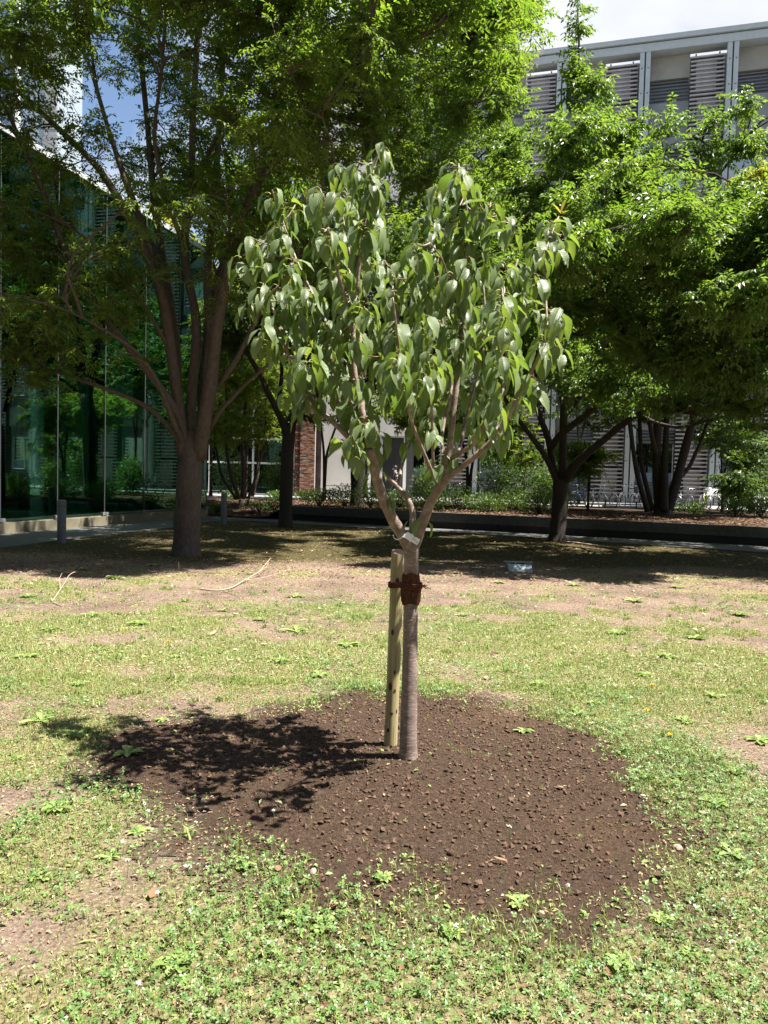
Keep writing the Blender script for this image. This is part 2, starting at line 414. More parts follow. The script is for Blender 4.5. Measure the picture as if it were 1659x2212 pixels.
# architectural glass: partly mirror, partly tinted see-through
def glass(name, tint, refl_col=(.9, 1, .95), base=.10, gain=.75):
    m, t, out = mat_nodes(name)
    tr = N(t, 'ShaderNodeBsdfTransparent'); tr.inputs[0].default_value = (*tint, 1)
    gl = N(t, 'ShaderNodeBsdfGlossy'); gl.inputs[0].default_value = (*refl_col, 1); gl.inputs['Roughness'].default_value = 0.012
    lw = N(t, 'ShaderNodeLayerWeight'); lw.inputs['Blend'].default_value = .5
    f = math_(t, 'ADD', math_(t, 'MULTIPLY', lw.outputs['Fresnel'], gain), base)
    mx = N(t, 'ShaderNodeMixShader'); t.links.new(f, mx.inputs[0]); t.links.new(tr.outputs[0], mx.inputs[1]); t.links.new(gl.outputs[0], mx.inputs[2])
    t.links.new(mx.outputs[0], out.inputs[0]); return m
glass('glass_green', (.42, .66, .56), (.55, .92, .72), .12, .75)
glass('glass_blue', (.30, .38, .42), (.9, .95, 1.0), .25, .7)
M = MATS
# ================================================================== SETTING
# ground sheet, lawn, path
b = MB(); b.add([(-400, -200, -.09), (400, -200, -.09), (400, 900, -.09), (-400, 900, -.09)], [(0, 1, 2, 3)])
tag(b.build('ground', M['yard']), kind='structure')
EDGE = np.array([(-13, -6), (-10, 1.5), (-7.1, 14.25), (-5.7, 20.4), (-5.3, 23.4), (-4.4, 24.2), (2.6, 20.8), (8.6, 17.3), (15, 13.8)], float)
def lawn_edge(x): return np.interp(x, EDGE[:, 0], EDGE[:, 1])
SAP = gp(882, 1645, .075)                      # foot of the young tree
SY = SAP[1]
MC = np.array([.24, 3.88])
def mound_mask(x, y):
    a = 1 - ((x - MC[0]) / 1.13) ** 2 - ((y - MC[1]) / 1.15) ** 2
    l = 1 - ((x + .72) / .62) ** 2 - ((y - 4.05) / .52) ** 2
    m = np.maximum(a, l * .8)
    return m + (fbm(x, y, 2.6, 5) - .5) * 1.35 + (fbm(x, y, 11, 9) - .5) * .9
def terrain(x, y):
    x = np.asarray(x, float); y = np.asarray(y, float)
    r2 = (x - SAP[0]) ** 2 + (y - SAP[1]) ** 2
    return .068 * np.exp(-r2 / .20) + .012 * (fbm(x, y, .8, 2) - .5)
def mound_z(x, y):
    return terrain(x, y) + np.where(mound_mask(x, y) > -.8, .005 + .022 * sstep(-.25, .7, mound_mask(x, y)) + .010 * (fbm(x, y, 7, 3) - .5) * sstep(-.3, .2, mound_mask(x, y)), -.004)
def ground_z(x, y):
    z = terrain(x, y); return np.maximum(z, np.where(np.hypot(x - MC[0], y - MC[1]) < 2.3, mound_z(x, y), -9))
def green(x, y):
    "how much grows: patches of grass between bare earth"
    g = .52 + (fbm(x, y, .55, 21) - .5) * 1.1 + (fbm(x, y, 2.0, 22) - .5) * 1.9 + (vnoise(x, y, 7, 23) - .5) * .35
    g = g - .42 * sstep(7.0, 11.0, y + 3.0 * (fbm(x, y, .5, 4) - .4)) * (1 - .5 * sstep(1.0, 5.0, x)) 
    g = g + .30 * np.exp(-((y - 2.4) / 1.0) ** 2) + .12 * np.exp(-((y - 6.3) / 1.3) ** 2)
    g = g - .3 * np.exp(-(((x + 1.9) / .6) ** 2 + ((y - 3.7) / .5) ** 2)) - .3 * np.exp(-(((x + 1.0) / .3) ** 2 + ((y - 2.5) / .35) ** 2))
    return np.clip(g, 0, 1)
xs = np.arange(-12.8, 14.0, .14); sv = np.linspace(0, 1, 150)
X = np.repeat(xs[:, None], len(sv), 1); Ye = lawn_edge(xs)[:, None]
Y = -5.5 + (Ye + 5.5) * sv[None, :]
Z = terrain(X, Y)
nx, ns_ = X.shape
idx = np.arange(nx * ns_).reshape(nx, ns_)
Q = np.stack([idx[:-1, :-1], idx[1:, :-1], idx[1:, 1:], idx[:-1, 1:]], -1).reshape(-1, 4)
ms = sstep(11.5, 14.5, Y + 4 * (fbm(X, Y, .5, 4) - .5)) * (.45 + .55 * fbm(X, Y, .35, 14))  # mossy ground with painted shade, laid where the trees shade the lawn
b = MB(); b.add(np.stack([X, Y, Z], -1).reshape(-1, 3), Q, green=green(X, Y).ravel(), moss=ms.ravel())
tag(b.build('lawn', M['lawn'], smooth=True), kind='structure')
# dug soil round the young tree
g1 = np.arange(-2.1, 2.11, .035)
X, Y = np.meshgrid(g1 + MC[0], g1 + MC[1], indexing='ij'); mk = mound_mask(X, Y); Z = mound_z(X, Y)
idx = np.arange(X.size).reshape(X.shape)
Q = np.stack([idx[:-1, :-1], idx[1:, :-1], idx[1:, 1:], idx[:-1, 1:]], -1).reshape(-1, 4)
keep = (mk.ravel()[Q] > -.85).all(1)
dry = .38 * np.exp(-(((X - .75) / .45) ** 2 + ((Y - 4.75) / .35) ** 2)) + .3 * np.exp(-(((X - 1.0) / .35) ** 2 + ((Y - 3.2) / .3) ** 2))
b = MB(); b.add(np.stack([X, Y, Z], -1).reshape(-1, 3), Q[keep], dry=dry.ravel(), dug=sstep(-.55, .35, mk).ravel(), green=green(X, Y).ravel(), moss=0.0)
tag(b.build('soil_mound', M['soil'], smooth=True), kind='structure')
# path between lawn and buildings
b = MB(); b.add([(-40, -20, -.045), (40, -20, -.045), (40, 33, -.045), (-40, 33, -.045)], [(0, 1, 2, 3)])
tag(b.build('path', M['paving']), kind='structure')
# stone edging of the lawn
b = MB()
for (x0, y0), (x1, y1) in zip(EDGE[1:-1], EDGE[2:]):
    d = np.array([x1 - x0, y1 - y0]); L = np.linalg.norm(d); d /= L; n = np.array([-d[1], d[0]])
    k = max(1, int(L / 1.2))
    for i in range(k):
        s0, s1 = L * i / k + .004, L * (i + 1) / k - .004
        pts = [np.array([x0, y0]) + d * s + n * o for s, o in ((s0, 0), (s1, 0), (s1, .09), (s0, .09))]
        V = [(*p, z) for z in (-.05, .028) for p in pts]
        b.add(V, [(0, 3, 2, 1), (4, 5, 6, 7), (0, 1, 5, 4), (1, 2, 6, 5), (2, 3, 7, 6), (3, 0, 4, 7)])
tag(b.build('lawn_edging', M['kerb_stone']), kind='structure')
# planting bed and paved yard behind it
W0 = np.array([-3.25, 26.3]); WD = np.array([15.2, -7.2]); WD = WD / np.linalg.norm(WD)
def bed_front(x):
    return np.where(x > W0[0], W0[1] + (x - W0[0]) * WD[1] / WD[0] + .10, np.interp(x, [-10, -7.2, -5, W0[0]], [29.8, 28.2, 26.9, 26.4]))
def bed_z(x, y):
    d = y - bed_front(x)
    right = .43 + .05 * sstep(0, 4, d)
    left = .0 + .42 * sstep(-.1, 3.6, d)
    return np.where(x > W0[0], right, left + (right - left) * sstep(-4.2, W0[0], x)) + .05 * (fbm(x, y, 1.0, 8) - .5) * sstep(.2, 1, d)
xs = np.arange(-10, 20, .3); sv = np.linspace(0, 1, 50)
X = np.repeat(xs[:, None], len(sv), 1); Y0 = bed_front(xs)[:, None]; Y = Y0 + (33.2 - Y0) * sv[None, :] ** 1.3
Z = bed_z(X, Y); idx = np.arange(X.size).reshape(X.shape)
Q = np.stack([idx[:-1, :-1], idx[1:, :-1], idx[1:, 1:], idx[:-1, 1:]], -1).reshape(-1, 4)
b = MB(); b.add(np.stack([X, Y, Z], -1).reshape(-1, 3), Q)
tag(b.build('planting_bed', M['bed_soil'], smooth=True), kind='structure')
b = MB(); b.box(-30, 60, 32.4, 75, .1, .40)
tag(b.build('paved_yard', M['yard']), kind='structure')

# ---- low stone planter wall
wrz = math.atan2(WD[1], WD[0])
pw = empty('planter_wall', (W0[0], W0[1], 0), wrz, 'long low dark stone planter wall along the far path', 'wall')
pm = MB(); pm.box(0.004, 1.286, -.10, .10, .17, .452)
pme = pm.mesh('panel'); pme.materials.append(M['wall_stone'])
for i in range(15):
    o = link('stone_panel', pme, pw); o.location = (i * 1.29, 0, 0)
b = MB(); b.box(0, 15 * 1.29, 0.0, .14, -.1, .168); b.build('wall_base', M['wall_base'], pw)

# ---- glass hall on the left
GA = gp(0, 1149, 0.0); GB = gp(382, 1117, 0.0)
gd = (GB - GA)[:2]; gd = gd / np.linalg.norm(gd); grz = math.atan2(gd[1], gd[0])
gh = empty('glass_hall', (GA[0], GA[1], 0), grz, 'green tinted frameless glass hall mirroring the trees', 'building')
# local x runs along the glass away from the camera, local y points inside the hall
PW_, GH = 2.0, 9.2
n0, n1_ = -8, 5
pane = MB(); pane.box(.012, PW_ - .012, 0, .02, .30, GH)
pme = pane.mesh('glass_pane'); pme.materials.append(M['glass_green'])
fin = MB(); fin.box(-.011, .011, .03, .40, .32, GH - .1); fme = fin.mesh('glass_fin'); fme.materials.append(M['glass_edge'])
jt = MB(); jt.box(-.018, .018, -.006, .026, .28, GH); jme = jt.mesh('joint'); jme.materials.append(M['steel_dark'])
br = MB(); br.box(-.13, .13, -.05, .03, .225, .31); bme = br.mesh('bracket'); bme.materials.append(M['bollard_grey'])
for k in range(n0, n1_):
    o = link('glass_pane', pme, gh); o.location = (k * PW_, random.uniform(-.002, .002), 0)
    o.rotation_euler = (random.uniform(-.0015, .0015), 0, random.uniform(-.002, .002))
for k in range(n0, n1_ + 1):
    for me, nm in ((fme, 'glass_fin'), (jme, 'joint'), (bme, 'bracket')):
        o = link(nm, me, gh); o.location = (k * PW_, 0, 0)
x0, x1 = n0 * PW_, n1_ * PW_
b = MB(); b.box(x0, x1, .02, .30, -.1, .22); b.box(x0, x1, -.06, .02, -.1, .20); b.build('base_curb', M['glass_curb'], gh)
b = MB(); b.box(x0, x1 - .05, .30, 12, .02, .27); b.build('lobby_floor', M['lobby_floor'], gh)
b = MB(); b.box(x0, x1 + .02, -.05, 12, GH, GH + .16); b.build('roof_slab', M['steel_pale'], gh)
b = MB(); b.box(x0, x1 - 2.0, 2.1, 12, 4.75, 5.35); b.build('mezzanine_slab', M['lobby_white'], gh)
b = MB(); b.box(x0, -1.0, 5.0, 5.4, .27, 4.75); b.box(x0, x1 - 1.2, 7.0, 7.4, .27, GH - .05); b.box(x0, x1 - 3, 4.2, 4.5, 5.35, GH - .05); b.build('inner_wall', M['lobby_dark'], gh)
for k in range(-3, 4):
    b = MB(); b.tube([(k * 3.4 + 1.2, 3.2, .27), (k * 3.4 + 1.2, 3.2, 4.75)], .17, 14, False); b.build('column', M['lobby_dark'], gh, True)
# end pane facing the far side
b = MB(); b.box(x1 - .02, x1, .05, 7.0, .30, GH); b.build('glass_pane', M['glass_green'], gh)
# ---- facade with slatted screens on the right
FA = at(1185, 1030, 45.0); frz = math.atan2(-.2464, .9697) - .03
fz = .40
fb = empty('slatted_building', (FA[0], FA[1], fz), frz, 'grey concrete block with pale steel columns and slatted screens', 'building')
BAY, FH = 4.47, 25.4
k0, k1 = -3, 4
cb = MB(); cb.box(-.28, -.04, -.30, .12, 0, FH - .55); cb.box(.04, .28, -.30, .12, 0, FH - .55); cb.box(-.05, .05, -.18, .1, 0, FH - .56)
cme = cb.mesh('column'); cme.materials.append(M['steel_pale'])
dj = MB(); dj.box(-.041, .041, -.20, -.181, 0, FH - .57); djm = dj.mesh('column_groove'); djm.materials.append(M['steel_dark'])
bo = MB()
for z in np.arange(1.0, FH - 1, 1.35):
    for sx in (-.16, .16): bo.box(sx - .03, sx + .03, -.312, -.299, z, z + .06)
bom = bo.mesh('bolts'); bom.materials.append(M['steel_dark'])
for k in range(k0, k1 + 1):
    o = link('column', cme, fb); o.location = (k * BAY, 0, 0)
    g = link('groove', djm, o); g = link('bolt_rows', bom, o); g['kind'] = 'stuff'
xa, xb = k0 * BAY, k1 * BAY
b = MB(); b.box(xa - .3, xb + .3, -.34, .5, FH - .55, FH - .12); b.build('roof_beam', M['steel_pale'], fb)
b = MB(); b.box(xa - .3, xb + .3, -.28, .5, FH - .12, FH - .06); b.build('shadow_gap', M['steel_dark'], fb)
b = MB(); b.box(xa - .3, xb + .3, -.46, .6, FH - .06, FH + .20); b.build('parapet_cap', M['steel_pale'], fb)
b = MB(); b.box(xa - .3, xb + .3, 1.3, 14, 0, FH - .3); b.build('core_wall', M['concrete_grey'], fb)
sm = MB(); sm.box(0, 1.72, -.05, .05, 0, .085); sme = sm.mesh('slat'); sme.materials.append(M['slat'])
rest = MB(); nsl = 0; PITCH_S = .225
for k in range(k0 + 1, k1 + 1):
    xs0 = k * BAY - .36 - 1.72
    b = MB()
    for xx in (xs0 + .22, xs0 + 1.42): b.box(xx, xx + .07, .06, .14, .1, FH - .8)
    b.build('screen_post', M['steel_dark'], fb)
    zs = np.arange(FH - 1.05, .2, -PITCH_S)
    for i, z in enumerate(zs):
        vis = (k >= 0 and i < 44) or (k >= 0 and z < 5.0)
        if vis and nsl < 296:
            o = link('slat', sme, fb); o.location = (xs0, 0, z); nsl += 1
        else: rest.box(xs0, xs0 + 1.72, -.05, .05, z, z + .085)
    # panels behind the screen
    bb = MB(); z = FH - .8
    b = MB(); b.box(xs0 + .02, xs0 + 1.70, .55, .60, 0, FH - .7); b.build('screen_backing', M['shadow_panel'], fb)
    b = MB()
    for q in range(13):
        zt = FH - 1.0 - q * 2.05; sh = (q * 7 + k * 3) % 3 * .12
        b.box(xs0 + .30 + sh, xs0 + 1.36 + sh * .5, .30, .34, max(.1, zt - 1.75), zt)
    b.build('screen_panel', M['cream_panel'], fb)
r = rest.build('slat_rows', M['slat'], fb); r['kind'] = 'stuff'
lvm = MB(); lvm.tube([(0, 0, 0), (2.05, 0, 0)], .05, 6); lme = lvm.mesh('louver_bar'); lme.materials.append(M['louver'])
rest = MB(); nlv = 0
for k in range(k0, k1):
    wx0, wx1 = k * BAY + .30, (k + 1) * BAY - .36 - 1.72 - .02
    z = FH - .56
    seq = [('cw', 1.25), ('lv', 1.30), ('cg', 2.55), ('lv', .75), ('gl', 1.65), ('gd', .55), ('lv', .95), ('cg', 1.3)]
    rep = [('lv', .75), ('gl', 1.65), ('gd', .55), ('lv', .95), ('cg', 1.3)]
    while sum(h for _, h in seq) < FH - 1.0: seq += rep
    for kind, h in seq:
        zb = max(0.05, z - h)
        if z - zb < .1: break
        if kind in ('cw', 'cg'):
            b = MB(); b.box(wx0, wx1, .42 if kind == 'cw' else .36, 1.29, zb + .004, z - .004)
            b.build('concrete_panel', M['concrete_warm' if kind == 'cw' else 'concrete_grey'], fb)
        elif kind == 'lv':
            b = MB(); b.box(wx0, wx1, .75, .79, zb, z); b.build('louver_backing', M['louver'], fb)
            for zz_ in np.arange(z - .08, zb + .04, -.185):
                if k >= 0 and nlv < 200 and z > 12:
                    o = link('louver_bar', lme, fb); o.location = (wx0, .62, zz_); o.scale = ((wx1 - wx0) / 2.05, 1, 1); nlv += 1
                else: rest.tube([(wx0, .62, zz_), (wx1, .62, zz_)], .05, 5, False)
        else:
            b = MB(); b.box(wx0, wx1, .70, .74, zb, z); w = b.build('window', M['glass_blue' if kind == 'gl' else 'tower_blue'], fb)
            f = MB()
            for xx in (wx0, (wx0 + wx1) / 2 - .02, wx1 - .05): f.box(xx, xx + .05, .655, .695, zb, z)
            f.build('frame', M['frame_white'], w)
        z = zb
r = rest.build('louver_rows', M['louver'], fb); r['kind'] = 'stuff'

# ---- brick and concrete building in the middle
BY = 40.0
bx0 = at(648, 1000, BY)[0]; bx1 = at(680, 1000, BY)[0]
bb_ = empty('brick_building', (bx0, BY, .38), 0, 'building with mottled brick pier beside a plain concrete wall', 'building')
pw_w = bx1 - bx0
H2 = 21.0
b = MB(); b.box(0, pw_w, .012, .9, 0, H2); b.build('pier_core', M['mortar'], bb_)
b = MB(); b.box(pw_w + .03, pw_w + .30, .55, .95, 0, H2); b.build('pier_return', M['brick_grey'], bb_)
b = MB(); b.box(pw_w + .30, pw_w + 2.0, .30, 8, 0, H2); b.build('concrete_wall', M['concrete_pale'], bb_)
b = MB(); b.box(pw_w + 2.012, pw_w + 5.2, .30, 8, 3.3, H2); b.build('concrete_wall', M['concrete_pale'], bb_)
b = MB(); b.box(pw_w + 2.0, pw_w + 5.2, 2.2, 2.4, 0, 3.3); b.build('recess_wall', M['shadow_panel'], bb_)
for xx in (pw_w + 2.75, pw_w + 3.35, pw_w + 4.6):
    b = MB(); b.box(xx, xx + .16, .5, .66, 0, 3.29); b.build('post', M['frame_white'], bb_)
# bricks
BL, BHh = .215, .068
bms = []
for nm in ('brick_red', 'brick_orange', 'brick_grey', 'brick_pink', 'brick_orange'):
    q = MB(); q.box(0, BL - .010, 0, .05, 0, BHh - .011); me = q.mesh('brick'); me.materials.append(M[nm]); bms.append(me)
rest = {nm: MB() for nm in range(5)}
nb = 0; row = 0; z = 0.02
while z < H2 - .1:
    x = -(BL * .5) * (row % 2)
    while x < pw_w - .01:
        a, c = max(0, x), min(pw_w, x + BL)
        if c - a > .04:
            w = random.choices(range(5), [3, 3, 2.2, 1.6, 2])[0]
            pr = random.uniform(0, .012)
            if nb < 296 and z < 5.2:
                o = link('brick', bms[w], bb_); o.location = (a, -.012 - pr, z); o.scale = ((c - a) / BL, 1, 1); nb += 1
            else: rest[w].box(a, c - .01, -.012 - pr, .03, z, z + BHh - .011)
        x += BL
    z += BHh; row += 1
allb = MB()
for w in rest:
    mbw = rest[w]
    if mbw.n:
        V = np.vstack(mbw.V); Qs = np.vstack(mbw.Q); allb.add(V, Qs, mat=w)
o = allb.build('bricks', [M[n] for n in ('brick_red', 'brick_orange', 'brick_grey', 'brick_pink', 'brick_orange')], bb_); o['kind'] = 'stuff'
# dark rough side of the pier
q = MB(); q.box(0, .22, 0, .05, 0, .057); sidem = q.mesh('brick'); sidem.materials.append(M['brick_grey'])
b = MB(); b.box(-.30, -.01, .10, .9, 0, H2); b.build('pier_side', M['brick_grey'], bb_)
q = MB()
z = .02; i = 0
while z < 12:
    q.box(-.29 + .04 * (i % 2), -.05 - .05 * ((i * 7) % 3), .02 + .02 * ((i * 5) % 3), .11, z, z + .10); z += .136; i += 1
o = q.build('rough_bricks', M['brick_red'], bb_); o['kind'] = 'stuff'
# glazed wing left of the pier
b = MB(); b.box(-7.6, -.32, 1.05, 1.2, 0, 9); b.build('glazing', M['glass_blue'], bb_)
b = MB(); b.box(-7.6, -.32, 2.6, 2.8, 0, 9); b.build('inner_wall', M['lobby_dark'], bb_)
for z0_, z1_ in ((1.66, 1.76), (2.95, 3.05), (5.9, 6.1), (8.9, 9.3)):
    b = MB(); b.box(-7.6, -.32, .93, 1.04, z0_, z1_); b.build('rail', M['frame_white'], bb_)
for xx in (-7.3, -4.95, -2.65, -.45):
    b = MB(); b.box(xx, xx + .09, .94, 1.045, 0, 9); b.build('mullion', M['frame_white'], bb_)

# ---- pale tower far left
TY = 55.0; tx1 = at(121, 500, TY)[0]
tw = empty('pale_tower', (tx1, TY, .38), 0, 'tall pale blue glass tower with white piers behind the glass hall', 'building')
b = MB(); b.box(-16, 0, .1, 4.5, 0, 42); b.build('wall', M['tower_pale'], tw)
for xx in (-2.75, -6.6, -10.4, -14.2):
    b = MB(); b.box(xx, xx + .2, -.35, .09, 0, 42); b.build('pier', M['frame_white'], tw)
for fl in range(10):
    z = fl * 4.1 + .3
    for (xa_, xb_, mm) in ((-16, -14.3, 'tower_blue'), (-13.9, -10.5, 'tower_blue'), (-10.1, -6.7, 'tower_blue'), (-6.3, -2.85, 'tower_blue'), (-2.5, -1.9, 'tower_blue'), (-.95, -.05, 'concrete_grey')):
        b = MB(); b.box(xa_, xb_, .02, .095, z, z + 3.9); b.build('window_panel', M[mm], tw)

# ---- unseen block added behind the viewpoint to cut sky light and deepen the shade
rb = empty('added_court_block', (0, -13, 0), 0, 'plain grey concrete block added out of view to cut sky light on the court', 'building')
b = MB(); b.box(-34, 30, -12, 0, -.1, 21); b.build('wall', M['concrete_grey'], rb)
b = MB(); b.box(-34.2, 30.2, -12.2, .25, 21, 21.5); b.build('roof', M['steel_pale'], rb)
wm = MB(); wm.box(-1.3, 1.3, .003, .05, 0, 1.9); wme = wm.mesh('window'); wme.materials.append(M['tower_blue'])
for fl in range(5):
    for k in range(17):
        o = link('window', wme, rb); o.location = (-32 + k * 3.7, 0, 1.0 + fl * 4.0)

# ---- bollards
def bollard(px0, py0, ptop, label):
    f = gp(px0, py0, -.04); Y = f[1]; h = at(px0, ptop, Y)[2] + .04
    r = empty('bollard', f, 0, label, 'bollard', 'bollards beside the path')
    q = MB(); a = np.linspace(0, 2 * np.pi, 17)[:-1]
    prof = [(.086, 0), (.086, h - .03), (.082, h - .01), (.065, h), (0.001, h + .004)]
    V = [(rr * math.cos(t_), rr * math.sin(t_), z) for rr, z in prof for t_ in a]
    Q = [(i * 16 + j, i * 16 + (j + 1) % 16, (i + 1) * 16 + (j + 1) % 16, (i + 1) * 16 + j) for i in range(4) for j in range(16)]
    q.add(V, Q); q.build('post', M['bollard_grey'], r, True)
    q = MB(); V = [(rr * math.cos(t_), rr * math.sin(t_), z) for rr, z in [(.0875, h - .13), (.0875, h - .115)] for t_ in a]
    q.add(V, [(j, (j + 1) % 16, 16 + (j + 1) % 16, 16 + j) for j in range(16)]); q.build('groove_band', M['steel_dark'], r, True)
bollard(133, 1177, 1080, 'grey round bollard by the path in front of the glass hall')
bollard(483, 1136, 1064, 'grey round bollard past the big forked tree, near the leaf-littered bed')
# ================================================================== TREES
def leaves_geo(pos, d, nrm, L, Wd, fold=.25, bend=.0):
    "folded four-corner leaves; returns verts, tris"
    d = norm(d); s = norm(np.cross(d, nrm)); n = np.cross(s, d)
    L = L[:, None]; Wd = Wd[:, None]
    mid = pos + d * L * .45
    V = np.stack([pos, mid + s * Wd * .5 + n * Wd * fold, pos + d * L - n * L * bend, mid - s * Wd * .5 + n * Wd * fold], 1)
    k = np.arange(len(pos))[:, None] * 4
    T = np.concatenate([k + np.array([[0, 1, 2]]), k + np.array([[0, 2, 3]])], 1).reshape(-1, 3)
    return V.reshape(-1, 3), T
def blob_points(blobs, n):
    "blobs: (px, py, Y, rx, ry, depth radius, weight) read from the photograph"
    w = np.array([b[6] * b[3] * b[4] * b[2] ** 2 for b in blobs], float); w /= w.sum()
    ids = rng.choice(len(blobs), n, p=w); out = np.zeros((n, 3))
    u = norm(rng.normal(size=(n, 3))) * (rng.random((n, 1)) ** (1 / 2.4))
    for i, bl in enumerate(blobs):
        m = ids == i
        c = at(bl[0], bl[1], bl[2]); s = bl[2] / FPX
        out[m] = c + u[m] * np.array([bl[3] * s, bl[5], bl[4] * s])
    return out
def attach(skP, skT, tg, rise=.35, K=5, sag=.0):
    kd = kdtree.KDTree(len(skP))
    for i, p in enumerate(skP): kd.insert(p, i)
    kd.balance()
    A = np.zeros_like(tg); T = np.zeros_like(tg); I = np.zeros(len(tg), int)
    for i, p in enumerate(tg):
        best = None
        for co, j, d in kd.find_n(Vector(p) - Vector((0, 0, rise)), 10):
            dz = p[2] - co[2]; c = (Vector(p) - co).length + max(0, .15 - dz) * .8
            if best is None or c < best[0]: best = (c, j)
        I[i] = best[1]
    A = skP[I]; T = skT[I]
    D = tg - A; L = np.linalg.norm(D, axis=1, keepdims=True)
    C = A + norm(T + norm(D) * .6) * L * .45 + np.array([0, 0, .06]) * L
    t = np.linspace(0, 1, K)[None, :, None]
    P = (1 - t) ** 2 * A[:, None] + 2 * t * (1 - t) * C[:, None] + t ** 2 * tg[:, None]
    P = P + rng.normal(size=P.shape) * (L[:, None] * .02) * (t > 0) * (t < 1)
    P[:, :, 2] -= sag * L * (t[:, :, 0] ** 2)
    return P, I
def shoots(P, n, t0, Lr, side=.9, up=.05, droop=.25):
    "short leafy shoots springing from the given polylines"
    N_, K, _ = P.shape
    k = rng.integers(0, N_, n); t = t0 + (1 - t0) * rng.random(n) ** .8; f = t * (K - 1); i = np.minimum(f.astype(int), K - 2); fr = (f - i)[:, None]
    a = P[k, i] * (1 - fr) + P[k, i + 1] * fr; T = norm(P[k, i + 1] - P[k, i])
    lat = rng.normal(size=(n, 3)); lat[:, 2] *= .45
    d = norm(T * .55 + norm(lat) * side + np.array([0, 0, up]))
    L = rng.uniform(*Lr, n)[:, None]
    p1 = a + d * L * .55; p2 = a + d * L - np.array([0, 0, 1]) * L * droop
    return np.stack([a, p1, p2], 1), k
def dress(S, per, LL, WW, out=.85, hang=.3, fold=.22, jit=.25, tip=True):
    "alternate leaves along shoots S (N,3,3)"
    N_ = len(S); u = (np.arange(per) + .6) / per
    u = np.clip(u[None] + rng.uniform(-.04, .04, (N_, per)), 0.05, 1.0)[..., None]
    pos = (1 - u) ** 2 * S[:, None, 0] + 2 * u * (1 - u) * S[:, None, 1] + u ** 2 * S[:, None, 2]
    d = norm(2 * (1 - u) * (S[:, None, 1] - S[:, None, 0]) + 2 * u * (S[:, None, 2] - S[:, None, 1]))
    up = norm(np.array([0, 0, 1.0]) + rng.normal(size=(N_, 1, 3)) * .35)
    s = norm(np.cross(d, up)); sg = np.where(np.arange(per) % 2 == 0, 1, -1)[None, :, None]
    ld = d * .55 + s * sg * out - np.array([0, 0, hang]) + rng.normal(size=pos.shape) * jit
    if tip: ld[:, -1] = d[:, -1] - np.array([0, 0, hang])
    nr = up + rng.normal(size=pos.shape) * jit
    n = N_ * per
    L = rng.uniform(*LL, n); Wd = L * rng.uniform(*WW, n)
    V, T = leaves_geo(pos.reshape(-1, 3), ld.reshape(-1, 3), nr.reshape(-1, 3), L, Wd, fold, .06)
    return V, T
